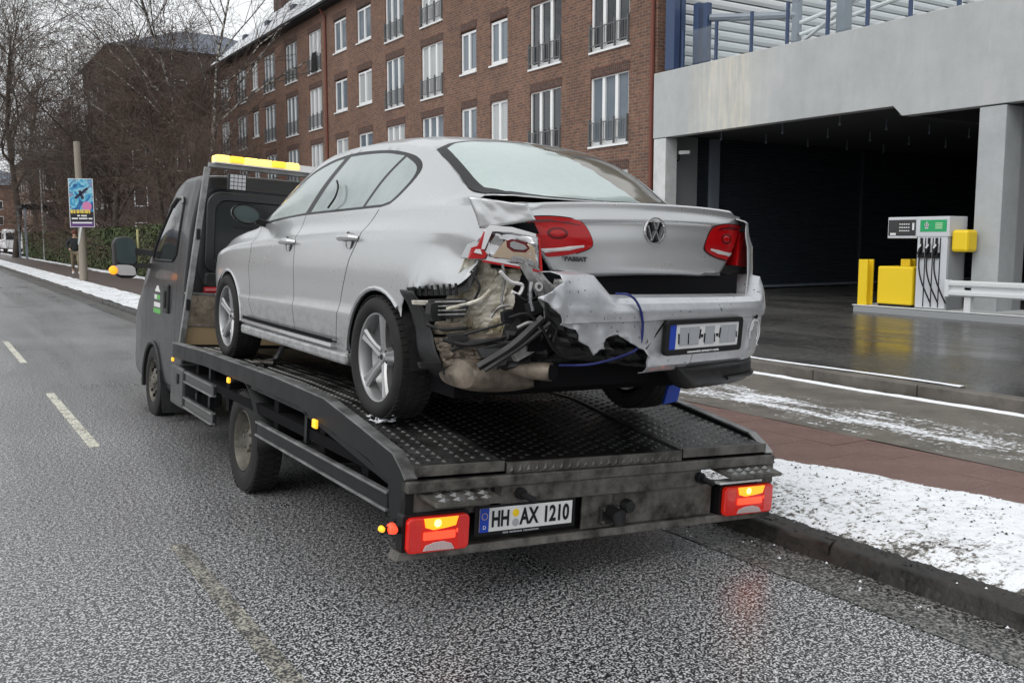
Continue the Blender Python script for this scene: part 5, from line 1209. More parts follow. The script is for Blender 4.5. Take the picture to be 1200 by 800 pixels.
# ================================================================ TOW TRUCK
grimy('truck_grey',(.018,.019,.0205),(.030,.031,.033),3,(.32,.45),.2,.05,60,coat=.3); grimy('rail_black',(.006,.0065,.007),(.013,.0135,.015),4,(.35,.5),0,.1)
grimy('galv_dirty',(.030,.028,.024),(.15,.143,.13),9,(.35,.6),.4,.3,40); grimy('deck_metal',(.035,.034,.033),(.10,.10,.098),5,(.32,.6),.6,.3,50); grimy('alu_edge',(.13,.13,.128),(.30,.30,.30),6,(.3,.5),.6,.15,60)
grimy('deck_dark',(.008,.008,.008),(.026,.026,.025),5,(.35,.55),.5,.3,50); grimy('mudflap',(.010,.011,.012),(.022,.022,.022),5,(.5,.7),0,.1); grimy('steel_rim',(.06,.055,.045),(.17,.16,.135),9,(.4,.6),.4,.3,40)
grimy('tread_dark',(.03,.03,.03),(.08,.08,.08),5,(.3,.45),.6,0); grimy('tread_metal',(.05,.05,.049),(.13,.13,.127),5,(.25,.4),.7,0); mat('red_dark',(.34,.006,.006),.15,emit=(1,.02,.01),estr=.12,coat=1); mat('headboard_ply',(.34,.25,.14),.5,.1); grimy('alu_chequer',(.30,.25,.20),(.55,.46,.36),12,(.25,.4),.7,.5,40)
mat('amber_lit',(.9,.35,.02),.3,emit=(1,.25,.008),estr=.95); mat('amber_bar',(.9,.5,.05),.3,emit=(1,.50,.03),estr=.62); mat('amber_bar_hot',(.9,.6,.1),.3,emit=(1,.68,.14),estr=1.1); mat('red_lit',(.42,.004,.004),.15,emit=(1,.035,.012),estr=.12,coat=.5); mat('red_hot',(.8,.05,.02),.2,emit=(1,.05,.02),estr=1.0)
mat('red_unlit',(.30,.01,.012),.15,coat=1); mat('white_lens',(.55,.42,.42),.15,coat=.8); mat('amber_hot',(1,.7,.2),.2,emit=(1,.62,.10),estr=3); mat('amber_small',(.9,.5,.03),.25,emit=(1,.42,.02),estr=.6)
m=mat('cab_glass',(.014,.016,.018),.08,spec=.45)
for nm in ('red_lit','red_dark','amber_lit','white_lens'):
    n=NB(M[nm]); wv=n.n('ShaderNodeTexWave'); wv.inputs['Scale'].default_value=45; n.l(n.pos(),wv.inputs['Vector']); n.bump(wv.outputs[1],.6,.004)
for nm,sp_ in (('rail_black',.22),('truck_grey',.35),('deck_dark',.3),('mudflap',.2)): M[nm].node_tree.nodes['Principled BSDF'].inputs['Specular IOR Level'].default_value=sp_
TO=Vector((2.867,5.8,-.101)); TR_=Matrix.Rotation(R(-.21),3,'Z')@Matrix.Rotation(R(-.16),3,'X')@Matrix.Rotation(R(3.95),3,'Y')
trk=empty('tow_truck',tuple(TO),label='dark grey flatbed tow truck with amber light bar carrying the wrecked car',cat='tow truck'); trk.rotation_euler=TR_.to_euler()
def ty(u,v,y): return sight(u,v,TR_,TO,1,y)
def tx(u,v,x): return sight(u,v,TR_,TO,0,x)
RZ=[(2.45,.748),(1.4,.778),(-.3,.790),(-1.12,.778),(-1.6,.712),(-2.0,.652),(-2.09,.600),(-2.142,.560)]
def rz_(y):
    t=sorted(RZ); return lerp_tab(t,y)[0]
def dz_(y): return lerp_tab([(-2.142,.612),(-1.12,.752),(-.3,.765),(1.4,.752),(2.45,.722)],y)[0]
# side rails: black plate with galvanised top edge
for s in (-1,1):
    X=1.15*s; b=MB()
    prof=[(2.45,.748),(1.4,.778),(-.3,.790),(-1.12,.778),(-2.0,.652),(-2.09,.600),(-2.142,.560),(-2.142,.385),(-1.985,.360),(-1.955,.520),(-1.735,.573),(-.70,.682),(0,.678),(1.38,.672),(2.45,.630)]
    b.prism(prof,FX,min(X,X-.045*s),max(X,X-.045*s)); b.build('side_rail',M['rail_black'],trk,bevel=.004)
    b=MB()
    pts=[(X-.025*s,y,z+.006) for y,z in RZ]
    for a,c in zip(pts,pts[1:]): b.bar(a,(c[0],c[1]-.0,c[2]),.06,.010)
    b.build('rail_edge',M['alu_edge'],trk)
    # slanted secondary frame rail under the ramp part
    b=MB(); b.bar((X-.05*s,-.72,.655),(X-.05*s,-1.93,.500),.03,.035); b.bar((X-.05*s,.30,.66),(X-.05*s,-.75,.655),.03,.03); b.bar((X-.05*s,-.76,.66),(X-.05*s,-.76,.47),.03,.04)
    for yy in (-1.2,-1.7): b.bar((X-.05*s,yy,.60-(-1.2-yy)*.12),(X-.05*s,yy,.56-(-1.2-yy)*.12+.08),.03,.03)
    b.build('underframe_strut',M['rail_black'],trk)
    # side guard: deep profile with bright ribs
    b=MB(); b.box(min(X,X-.03*s),max(X,X-.03*s),-1.96,.03,.385,.468); b.build('side_guard',M['rail_black'],trk,bevel=.006)
    for z0 in (.380,.462): b=MB(); xx=sorted((X+.012*s,X-.02*s)); b.box(xx[0],xx[1],-1.965,.035,z0,z0+.014); b.build('guard_edge',M['alu_edge'],trk,bevel=.003)
    # front guards
    for (z0,z1) in ((.455,.555),(.245,.345)):
        xx=sorted((1.12*s,1.09*s)); b=MB(); b.box(xx[0],xx[1],1.22,2.10,z0,z1); o=b.build('side_guard',M['truck_grey'],trk,bevel=.006)
        for zz in (z0+.004,z1-.018): b=MB(); x2=sorted((1.135*s,1.10*s)); b.box(x2[0],x2[1],1.215,2.105,zz,zz+.014); b.build('guard_edge',M['alu_edge'],o)
    for yy in (1.45,1.85): b=MB(); x2=sorted((1.085*s,1.05*s)); b.box(x2[0],x2[1],yy,yy+.05,.2,.66); b.build('guard_post',M['rail_black'],trk)
    tb=MB(); xx=sorted((1.13*s,.8*s)); tb.box(xx[0],xx[1],2.14,2.60,.225,.560); o=tb.build('toolbox',M['truck_grey'],trk,bevel=.02)
    b=MB(); x2=sorted((1.138*s,1.131*s)); b.box(x2[0],x2[1],2.30,2.36,.42,.50); b.build('latch',M['black'],o)
    # wheel arch ring and mudflap
    b=MB(); pts=[((1.12)*s,.56+.46*cos(R(a)),.24+.455*sin(R(a))) for a in range(60,186,9)]; 
    b.grid(lambda a,c:(pts[int(round(a*(len(pts)-1)))][0]-.25*s*c,pts[int(round(a*(len(pts)-1)))][1],pts[int(round(a*(len(pts)-1)))][2]),len(pts),2); o=b.build('mudguard',M['mudflap'],trk,smooth=True); sm=o.modifiers.new('solid','SOLIDIFY'); sm.thickness=.015
# amber side markers
for s in (-1,1):
    for (y,z,sz) in ((-1.03,.632,.030),(.67,.655,.024),(2.39,.618,.02)):
        X=1.153*s; b=MB(); xx=sorted((X,X+.018*s)); b.box(xx[0],xx[1],y-sz,y+sz,z-sz*.8,z+sz*.8); b.build('side_marker',M['amber_small'],trk,bevel=.006)
# deck planks with raised tread
plank_x=[(-1.10,-.875),(-.872,-.640),(-.63,-.40),(-.398,-.17),(-.168,.06),(.062,.29),(.292,.462),(.475,.70),(.703,.905),(.908,1.10)]
def tread(b,x0,x1,y0,y1,zf,px_,py_,rx,ry,h,stag=True):
    nx=max(1,int((x1-x0-.02)/px_)); ny=int((y1-y0)/py_)
    for j in range(ny):
        for i in range(nx):
            cx=x0+.012+(i+.5)*(x1-x0-.024)/nx; cy=y0+(j+.5)*py_
            if stag and i%2: cy+=py_/2
            if cy>y1-.01: continue
            ax,ay=(rx,ry); z=zf(cy)
            b.add([(cx-ax,cy,zf(cy)),(cx,cy-ay,zf(cy-ay)),(cx+ax,cy,zf(cy)),(cx,cy+ay,zf(cy+ay)),(cx-ax*.5,cy-ay*.15,z+h),(cx+ax*.5,cy-ay*.15,z+h),(cx+ax*.45,cy+ay*.35,z+h),(cx-ax*.45,cy+ay*.35,z+h)],[(0,1,4),(1,5,4),(1,2,5),(2,6,5),(2,3,6),(3,7,6),(3,0,7),(0,4,7),(4,5,6,7)])
for i,(x0,x1) in enumerate(plank_x):
    dark=2<=i<=6; off=-.012 if dark else .0; mt=M['deck_dark' if dark else 'deck_metal']
    b=MB(); ys=[-2.125,-1.12,-.3,1.4,2.44]
    if dark: ys[0]=-2.10
    for y0,y1 in zip(ys,ys[1:]):
        za,zb=dz_(y0)+off,dz_(y1)+off
        b.add([(x0,y0,za),(x1,y0,za),(x1,y1,zb),(x0,y1,zb),(x0,y0,za-.03),(x1,y0,za-.03),(x1,y1,zb-.03),(x0,y1,zb-.03)],[(0,1,2,3),(4,7,6,5),(0,4,5,1),(2,6,7,3),(1,5,6,2),(3,7,4,0)])
    o=b.build('deck_plank',mt,trk)
    b=MB(); b_=lambda y,off=off:dz_(y)+off
    if dark: tread(b,x0,x1,-2.08,1.0,b_,.048,.058,.018,.014,.005)
    else: tread(b,x0,x1,-2.10,2.3,b_,.056,.055,.022,.013,.008)
    q=b.build('tread',M['tread_dark' if dark else 'tread_metal'],o,recalc=False); q['kind']='stuff'
b=MB(); b.box(-1.10,1.10,-2.14,2.44,.50,.56); b.build('subframe',M['shut'],trk)
b=MB()
for y in (-1.6,-1.0,-.2,.9,1.8): b.box(-1.09,1.09,y,y+.08,.40,.70 if y>-1.1 else .6)
b.build('cross_member',M['shut'],trk)
for x in (-.42,.42): b=MB(); b.box(x-.04,x+.04,-2.05,4.6,.42,.56); b.build('chassis_rail',M['shut'],trk)
# plank noses at the tail and toothed strip
b=MB(); b.box(-1.10,-.64,-2.14,-2.128,.572,.622); b.build('plank_nose',M['galv_dirty'],trk,bevel=.003); b=MB(); b.box(.475,1.10,-2.14,-2.128,.572,.622); b.build('plank_nose',M['galv_dirty'],trk,bevel=.003)
b=MB(); b.box(-.625,.465,-2.140,-2.122,.560,.612); o=b.build('toothed_strip',M['galv_dirty'],trk)
b=MB()
for k in range(22):
    x=-.60+k*.048; b.add([(x-.015,-2.141,.568),(x+.015,-2.141,.568),(x,-2.141,.600),(x,-2.150,.575)],[(0,1,3),(1,2,3),(2,0,3)])
q=b.build('tooth',M['galv_dirty'],o); q['kind']='stuff'
# rear beams
b=MB(); b.box(-1.15,1.15,-2.165,-2.10,.505,.558); b.build('tail_beam',M['galv_dirty'],trk,bevel=.006)
b=MB(); b.box(-1.15,-.70,-2.13,-2.10,.385,.504); b.box(-.66,.60,-2.155,-2.09,.418,.504); b.box(1.03,1.15,-2.16,-2.1,.40,.504); b.build('tail_beam',M['galv_dirty'],trk,bevel=.004)
b=MB(); b.box(-1.13,1.13,-2.09,-2.06,.22,.417); b.build('back_plate',M['deck_dark'],trk)
b=MB(); b.box(-.115,.72,-2.12,-2.075,.245,.415); b.box(-.17,.02,-2.135,-2.121,.245,.416); b.build('tail_plate',M['galv_dirty'],trk,bevel=.004)
b=MB(); b.add([(-1.19,-2.16,.205),(1.155,-2.16,.205),(1.155,-2.06,.205),(-1.19,-2.06,.205),(-1.17,-2.15,.243),(1.15,-2.15,.243),(1.15,-2.07,.243),(-1.17,-2.07,.243)],[(3,2,1,0),(4,5,6,7),(0,1,5,4),(1,2,6,5),(2,3,7,6),(3,0,4,7)]); b.build('underride_bar',M['galv_dirty'],trk,bevel=.004)
# folding steps
def step(x0,x1,z):
    b=MB(); b.add([(x0,-2.12,z+.03),(x1-.04,-2.12,z+.03),(x1,-2.24,z-.008),(x0+.05,-2.24,z-.008),(x0,-2.12,z+.012),(x1-.04,-2.12,z+.012),(x1,-2.24,z-.026),(x0+.05,-2.24,z-.026)],[(0,1,2,3),(7,6,5,4),(0,4,5,1),(1,5,6,2),(2,6,7,3),(3,7,4,0)]); o=b.build('folding_step',M['galv_dirty'],trk)
    b=MB(); n=max(3,int((x1-x0)/.085))
    for i in range(n):
        for j in range(3):
            cx=x0+.06+(i+.5)*(x1-x0-.1)/n; cy=-2.145-.035*j; zz=z+.03-(-2.12-cy)/.12*.038
            b.add([(cx-.03,cy,zz),(cx,cy-.014,zz-.004),(cx+.03,cy,zz),(cx,cy+.014,zz+.004),(cx,cy,zz+.014)],[(0,1,4),(1,2,4),(2,3,4),(3,0,4)])
    q=b.build('step_tread',M['alu_edge'],o); q['kind']='stuff'
step(-1.09,-.70,.478); step(.70,1.13,.482)
b=MB(); b.box(.70,1.02,-2.20,-2.14,.425,.437); b.build('reflector_strip',M['plate_white'],trk)
for x in (-.56,.58): b=MB(); b.tube([(x,-2.14,.47),(x,-2.20,.465),(x+.05,-2.22,.44)],.016,8); b.lathe([(0,0),(.028,0),(.028,.03),(0,.03)],'y',10,(x,-2.185,.467)); b.build('latch_bolt',M['black'],trk,smooth=True)
# tail lamps
def tail(x0,x1,flip):
    t=empty('tail_lamp'); t.parent=trk; z0,z1=.240,.400; y=-2.15; s=1 if not flip else -1
    b=MB(); b.prism(rrect(x0-.012,x1+.012,z0-.012,z1+.012,.02),FY,y-.0,y+.06); b.build('lamp_housing',M['black'],t)
    b=MB(); b.prism(rrect(x0,x1,z0,z1,.025),FY,y-.035,y-.001); b.build('lens',M['red_lit'],t,bevel=.008)
    W=x1-x0
    for (a0,a1) in ((.02,.20),(.80,.98)): b=MB(); b.prism(rrect(x0+W*a0,x0+W*a1,z0+.012,z1-.012,.015),FY,y-.0375,y-.0355); b.build('lens_cell',M['red_dark'],t)
    b=MB(); b.prism(rrect(x0+W*.24,x0+W*.76,z0+.058,z1-.066,.006),FY,y-.0385,y-.0355); b.build('stop_light_cell',M['red_hot'],t)
    b=MB(); b.prism([(x0+W*.24,z1-.004),(x0+W*.80,z1-.004),(x0+W*.76,z1-.045),(x0+W*.62,z1-.052),(x0+W*.40,z1-.058),(x0+W*.27,z1-.045)],FY,y-.040,y-.0355); o=b.build('indicator_lens',M['amber_lit'],t,bevel=.002)
    b=MB(); b.lathe([(0,y-.0415),(.018,y-.0405)],'y',12,(x0+W*.46,0,z1-.028)); b.build('bulb',M['amber_hot'],o)
    b=MB(); b.prism([(x0+W*.24,z0+.010),(x0+W*.76,z0+.006),(x0+W*.70,z0+.035),(x0+W*.56,z0+.048),(x0+W*.42,z0+.046),(x0+W*.28,z0+.034)],FY,y-.040,y-.0355); b.build('reverse_lens',M['white_lens'],t,bevel=.002)
    for (cx,cz,r_) in ((x0+W*.13,z0+.075,.012),(x0+W*.80,z0+.09,.010),(x0+W*.45,z0+.09,.008)): b=MB(); b.lathe([(0,y-.0375),(r_,y-.0365)],'y',12,(cx,0,cz)); b.build('bulb',M['red_hot'],t)
tail(-1.148,-.838,False); tail(.765,1.135,True)
for s in (-1,):
    mk=empty('outline_lamp'); mk.parent=trk
    b=MB(); b.bar((1.12*s,-2.11,.33),(1.24*s,-2.13,.352),.03,.03); b.build('arm',M['black'],mk)
    b=MB(); b.lathe([(0,-.02),(.017,-.016),(.021,0),(.026,.02),(0,.02)],'y',14,(1.205*s,-2.15,.352)); b.build('red_lens',M['red_hot'],mk,smooth=True)
    b=MB(); b.lathe([(0,-.015),(.012,-.01),(.015,.01),(0,.02)],'y',12,(1.248*s,-2.13,.352)); b.build('amber_lens',M['amber_small'],mk,smooth=True)
# plate
pl=empty('number_plate'); pl.parent=trk; pl.location=(-.508,-2.150,.350); pl['label']='number plate HH AX 1210'
b=MB(); b.box(-.285,.285,.0,.012,-.075,.066); b.build('plate_holder',M['black'],pl,bevel=.004)
b=MB(); b.box(-.262,.262,-.006,-.001,-.055,.057); b.build('plate',M['plate_white'],pl,bevel=.002); b=MB(); b.box(-.262,-.214,-.009,-.0065,-.055,.057); b.build('country_band',M['eu_blue'],pl)
b=MB(); xx=-.13
for k in range(24):
    wq=.007; b.box(xx,xx+wq*.8,-.0015,-.0005,-.071,-.063); xx+=wq+(.007 if k in(3,12) else .001)
o=b.build('tiny_print',M['plate_grey'],pl); o['kind']='stuff'
text('D',.025,M['plate_white'],pl,(-.238,-.011,-.032),(PI/2,0,0),'lettering'); 
b=MB()
for k in range(12): a=R(30*k); b.box(-.238+.015*cos(a)-.0018,-.238+.015*cos(a)+.0018,-.0105,-.0095,.02+.015*sin(a)-.0018,.02+.015*sin(a)+.0018)
b.build('star_ring',M['yellow'],pl)
text('HH',.104,M['black'],pl,(-.150,-.008,.0),(PI/2,0,0),'lettering',.001,.0030,.66); text('AX',.108,M['black'],pl,(.010,-.008,.0),(PI/2,0,0),'lettering',.001,.0030,.68); text('1210',.108,M['black'],pl,(.165,-.008,.0),(PI/2,0,0),'lettering',.001,.0030,.72)
for z,mm in ((.024,'yellow'),(-.022,'plate_grey')): b=MB(); b.lathe([(0,-.009),(.0185,-.008),(.0185,-.0065)],'y',18,(-.066,0,z)); b.build('plate_seal',M[mm],pl)
# towing jaw and socket
tj=empty('towing_jaw'); tj.parent=trk; tj.location=(-.01,-2.14,.31)
b=MB(); b.box(-.06,.06,-.02,.0,-.045,.05); b.build('mount',M['black_plastic'],tj,bevel=.01); b=MB(); b.tube([(0,-.02,.02),(0,-.09,.015),(.0,-.10,-.03)],[.036,.04,.03],12); b.build('jaw',M['black'],tj,smooth=True)
for x,z in ((-.045,.035),(.045,.035),(-.045,-.03),(.045,-.03)): b=MB(); b.lathe([(0,-.03),(.009,-.03),(.009,-.02)],'y',6,(x,0,z)); b.build('bolt',M['galv_dirty'],tj)
b=MB(); b.lathe([(0,-.05),(.03,-.048),(.036,-.03),(.036,0)],'y',18,(.115,-2.12,.345)); b.build('trailer_socket',M['black_plastic'],trk,smooth=True)
# rear wheel pairs and front wheels
def truck_wheel(x,y,side,front=False,z=.25+.10):
    t=empty('wheel'); t.parent=trk; t.location=(x,y,z); t.scale=(side,1,1)
    b=MB(); prof=[(.205,.07),(.215,.085),(.25,.098),(.30,.096),(.338,.085),(.35,.062),(.35,-.062),(.338,-.085),(.25,-.098),(.205,-.085)]
    b.lathe(prof,'x',56); b.build('tyre',M['tyre'],t,smooth=True,ang=45)
    b=MB()
    for k in range(48):
        a=2*PI*k/48
        for (x0,x1,sh) in ((-.08,-.04,0),(-.03,.03,.5),(.04,.083,0)):
            a0=a+sh*2*PI/48; a1=a0+.085; vs=[]
            for rr_ in (.348,.356):
                for (xx,aa) in ((x0,a0),(x1,a0),(x1,a1),(x0,a1)): vs.append((xx,rr_*cos(aa),rr_*sin(aa)))
            b.add(vs,[(4,5,6,7),(0,1,5,4),(1,2,6,5),(2,3,7,6),(3,0,4,7)])
    o=b.build('tread',M['tyre'],t); o['kind']='stuff'
    d=-.045 if not front else .055
    b=MB(); b.lathe([(.212,.075),(.205,.085),(.198,.07),(.185,d*.3+.01),(.16,d),(.10,d+(.05 if not front else .02)),(.085,d+(.055 if not front else .025)),(.085,.03 if not front else .085),(.06,.05 if not front else .095),(.0,.05 if not front else .10)],'x',40); b.build('rim',M['steel_rim'],t,smooth=True,ang=30)
    for k in range(8): a=2*PI*k/8; b=MB(); b.lathe([(.0,d+.028),(.017,d+.026),(.018,d+.01)],'x',10,(0,.14*cos(a),.14*sin(a))); b.build('hand_hole',M['shut'],t)
    b=MB()
    for k in range(6): a=2*PI*k/6+.3; b.lathe([(.0,.06 if not front else .10),(.011,.06 if not front else .10),(.012,.03)],'x',6,(0,.07*cos(a),.07*sin(a)))
    b.build('wheel_nut',M['steel_rim'],t)
truck_wheel(-1.0,.55,-1,z=.252); truck_wheel(-.935,3.86,-1,True,z=.250); truck_wheel(1.0,.55,1,z=.385); truck_wheel(.905,3.86,1,True,z=.385)
b=MB(); b.tube([(-.8,.57,.29),(.8,.57,.34)],.06,8); b.lathe([(0,-.15),(.15,-.1),(.15,.1),(0,.15)],'x',14,(0,.57,.31)); b.build('axle',M['shut'],trk)
# mudflap behind the front wheel
b=MB(); q=[(-1.04,3.50,.40),(-.70,3.50,.40),(-.70,3.28,.02),(-1.04,3.28,.02)]; b.add(q+[(x,y+.012,z) for x,y,z in q],[(0,3,2,1),(4,5,6,7),(0,1,5,4),(1,2,6,5),(2,3,7,6),(3,0,4,7)]); b.build('mudflap',M['mudflap'],trk)
mat('rod_pale',(.45,.42,.20),.5)
# ---- cab
CS=[ # y, half width low, belt x, belt z, rail x, rail z, top z
(2.72,1.01,.998,1.42,.885,2.150,2.235),(2.95,1.015,1.0,1.42,.895,2.175,2.26),(3.3,1.018,1.002,1.42,.895,2.17,2.265),(3.66,1.02,1.002,1.41,.895,2.10,2.22),(3.92,1.02,1.002,1.40,.90,1.96,2.08),(4.18,1.018,1.0,1.38,.91,1.76,1.88),(4.42,1.015,.99,1.34,.915,1.54,1.66),
(4.60,1.01,.98,1.27,.91,1.36,1.44),(4.71,1.005,.97,1.20,.89,1.26,1.32),(4.90,.995,.94,1.10,.82,1.15,1.19),(5.06,.97,.90,.97,.76,1.02,1.05),(5.18,.92,.82,.80,.68,.84,.87),(5.25,.82,.72,.62,.57,.66,.68)]
def csec(y):
    W,xb,zb,xr,zr,zt=cubic_tab(CS,y); zl=.22 if y>4.7 or y<3.4 else .22
    k=zb-zl
    low=curve([(W-.03,zl),(W,zl+.12*k),(W,zl+.45*k),(W-.0,zl+.8*k),(xb,zb)],4); gl=curve([(xb,zb),((xb+xr)/2+.02,(zb+zr)/2),(xr,zr)],6); tp=curve([(xr,zr),(xr-.07,zr+(zt-zr)*.62),(xr*.5,zr+(zt-zr)*.93),(0,zt),(-xr*.5,zr+(zt-zr)*.93)],4)[:13]
    return low+gl[1:]+tp[1:],len(low)+len(gl)-1
FARCH=[(3.90+.42*cos(R(a)),.22+.41*sin(R(a))) for a in range(-10,191,10)]
CWIN=[(4.14,1.44),(3.25,1.44)]+zcrv([(3.13,1.50),(3.10,1.75),(3.14,1.96),(3.22,2.02)],3)+[(3.46,2.03)]+zcrv([(3.68,1.95),(3.95,1.72),(4.13,1.53)],2)
CDOOR=[(3.02,.30),(3.02,.9),(2.98,1.4),(3.0,1.9),(3.08,2.08)]; CDOOR2=[(3.45,.26),(3.50,.50),(3.60,.66)]; CSILL=[(3.02,.30),(3.45,.28)]
WS2=[(0,3.62),(.5,3.63),(.80,3.7),(.86,3.95),(.885,4.3),(.87,4.55),(.6,4.68),(0,4.75)]
cab=empty('cab'); cab.parent=trk
for side in (-1,1):
    bm=bmesh.new(); ys=[2.72+(5.25-2.72)*i/50 for i in range(51)]; rows=[]
    for y in ys:
        s,nr=csec(y); rows.append([bm.verts.new((side*x,y,z)) for x,z in s])
    for i in range(50):
        for j in range(len(rows[0])-1):
            f=bm.faces.new((rows[i][j],rows[i+1][j],rows[i+1][j+1],rows[i][j+1])); f.material_index=0 if j<nr-1 else 1
    AR=FARCH+[(FARCH[-1][0],.0),(FARCH[0][0],.0)]
    cutline(bm,AR,'yz',0); cutline(bm,CWIN,'yz',0)
    for gl in (CDOOR,CSILL,[(3.45,.28),(3.55,.52),(3.62,.64)],[(4.28,.66),(4.32,1.0),(4.16,1.38)]):
        cutline(bm,offs(gl,.004),'yz',0,False,.01); cutline(bm,offs(gl,-.004),'yz',0,False,.01)
    S=lambda pts:[(p[0]*side,p[1]) for p in pts]
    cutline(bm,S(WS2),'xy',1,False)
    low=[(2.7,.0),(2.7,.42),(3.0,.30),(3.45,.26),(3.6,.26),(3.6,.0)]
    A={k:[] for k in 'bgw'}
    for f in bm.faces:
        c=f.calc_center_median(); yz=(c.y,c.z)
        if f.material_index==0:
            if inpoly(yz,AR): continue
            if inpoly(yz,CWIN): A['g'].append((f,0)); continue
            if min(pdist(yz,q) for q in (CDOOR,CSILL,[(3.45,.28),(3.55,.52),(3.62,.64)],[(4.28,.66),(4.32,1.0),(4.16,1.38)]))<.0041: A['b'].append((f,1)); continue
            A['b'].append((f,0))
        else:
            if inpoly((abs(c.x),c.y),WS2): A['w'].append((f,0)); continue
            A['b'].append((f,0))
    emit_part(A['b'],side,'cab_shell',[M['truck_grey'],M['shut']],cab,False,thick=.006); emit_part(A['g'],side,'side_window',[M['cab_glass']],cab,False); emit_part(A['w'],side,'windscreen',[M['cab_glass']],cab,False)
    # window seal, arch trim, handle, light strip along the window top
    b=MB(); pts=[]
    for y,z in CWIN+[CWIN[0]]:
        s,_=csec(y); x=None
        for p,q in zip(s,s[1:]):
            if p[1]<=z<=q[1]: x=p[0]+(q[0]-p[0])*(z-p[1])/(q[1]-p[1]+1e-9); break
        pts.append((side*((x or .85)+.002),y,z))
    b.tube(pts,.013,5); b.build('window_seal',M['black'],cab,smooth=True)
    hi=[p for p,(y,z) in zip(pts,CWIN+[CWIN[0]]) if z>1.93]; b=MB(); b.tube([(p[0]+side*.012,p[1],p[2]+.012) for p in hi],.012,5); b.build('rain_deflector',M['alu_edge'],cab,smooth=True)
    b=MB(); b.tube([(side*1.022,y,z) for y,z in FARCH],.022,6); b.build('arch_trim',M['black_plastic'],cab,smooth=True)
    b=MB(); b.grid(lambda a,c:(side*(.98-.45*c),3.90+.43*cos(PI*a),.20+.44*sin(PI*a)),15,2); b.build('arch_liner',M['shut'],cab)
    b=MB(); xx=sorted((side*1.01,side*1.04)); b.box(xx[0],xx[1],3.26,3.46,.95,1.22); b.build('door_handle',M['black_plastic'],cab,bevel=.02)
    b=MB(); xx=sorted((side*1.03,side*1.055)); b.box(xx[0],xx[1],3.30,3.38,1.0,1.16); b.build('handle_grip',M['black'],cab,bevel=.01)
    # mirror on a wide arm
    mr=empty('wing_mirror'); mr.parent=trk
    q=[tuple(ty(u,v,4.45)) for u,v in ((133,283),(138,278),(150,277),(157,280),(161,290),(162,320),(158,326),(140,326),(135,320))]
    cx=sum(p[0] for p in q)/9; cz=sum(p[2] for p in q)/9
    if side>0: q=[(-p[0],p[1],p[2]) for p in q]
    pg=[(p[0],p[2]) for p in q]; cxx=cx*(1 if side<0 else -1)
    b=MB(); b.prism(pg,FY,4.45,4.62); b.build('housing',M['black_plastic'],mr,bevel=.03)
    b=MB(); b.prism([(cxx+(x-cxx)*.84,cz+.03+(z-cz)*.62+.03) for x,z in pg],FY,4.440,4.449); b.build('mirror_glass',M['mirror_dark'],mr)
    b=MB(); b.prism([(cxx+(x-cxx)*.84,cz-.14+(z-cz)*.25) for x,z in pg],FY,4.438,4.449); b.build('wide_angle_glass',M['lamp_clear'],mr,bevel=.002)
    b=MB(); z0=cz+.06; b.bar((cxx-side*.06,4.50,z0),(side*.96,4.30,z0-.02),.05,.06); b.bar((cxx-side*.06,4.50,z0-.16),(side*.96,4.30,z0-.14),.05,.05); b.build('arm',M['black'],mr)
    b=MB(); b.tube([(cxx-side*.10,4.47,z0+.22),(cxx-side*.12,4.47,z0-.10)],.012,6); b.build('rod',M['rod_pale'],mr)
    b=MB(); b.lathe([(0,-.04),(.035,-.03),(.045,0),(.03,.03),(0,.035)],'y',12,(cxx+side*.12,4.46,cz-.15)); b.build('indicator',M['amber_lit'],mr,smooth=True)
    bm.free()
s0,_=csec(5.25); b=MB(); b.prism([(x,z) for x,z in s0]+[(-x,z) for x,z in s0[::-1]],FY,5.24,5.27); b.build('front_panel',M['black_plastic'],cab)
# door logo in white and green lettering strips
lg=empty('door_print'); lg.parent=cab; b=MB(); 
b.prism([(3.66,1.135),(3.90,1.135),(3.80,1.195),(3.76,1.195)],FX,-1.0225,-1.019); b.box(-1.0225,-1.019,3.80,3.91,1.06,1.105)
b.box(-1.0225,-1.019,3.64,3.92,.985,1.03); b.build('white_print',M['plate_white'],lg)
mat('print_green',(.10,.38,.08),.5); b=MB(); b.box(-1.0225,-1.019,3.66,3.795,1.06,1.105); b.box(-1.0225,-1.019,3.62,3.94,.925,.972); b.build('green_print',M['print_green'],lg)
# rear wall: pressed frame and dark window
b=MB(); s0,_=csec(2.72); outl=[(x,z) for x,z in s0 if z>.5]; poly=outl+[(-x,z) for x,z in outl[::-1]]; b.prism(poly,FY,2.715,2.75); b.build('rear_wall',M['truck_grey'],cab,bevel=.012)
b=MB(); b.ring(rrect(-.85,.85,1.34,2.08,.13,6),rrect(-.765,.765,1.42,2.0,.10,6),FY,2.685,2.716); b.build('window_frame',M['truck_grey'],cab,smooth=True,bevel=.012)
b=MB(); b.prism(rrect(-.765,.765,1.42,2.0,.10,6),FY,2.703,2.714); b.build('rear_window',M['cab_glass'],cab)
b=MB()
for z in (1.58,1.77): b.box(-.60,.60,2.697,2.702,z,z+.012)
b.build('window_bar',M['black'],cab)
b=MB(); b.ring(rrect(-.90,.90,1.22,2.13,.16,6),rrect(-.87,.87,1.25,2.10,.15,6),FY,2.70,2.716); b.build('pressed_bead',M['truck_grey'],cab,bevel=.005)
b=MB(); b.prism(rrect(-.86,-.50,1.235,1.36,.03),FY,2.60,2.71); b.build('rear_vent',M['black_plastic'],cab,bevel=.01)
b=MB(); b.tube([(-.87,2.60,1.20),(-.6,2.60,1.21)],.035,10); b.build('marker_lamp',M['red_unlit'],cab,smooth=True)
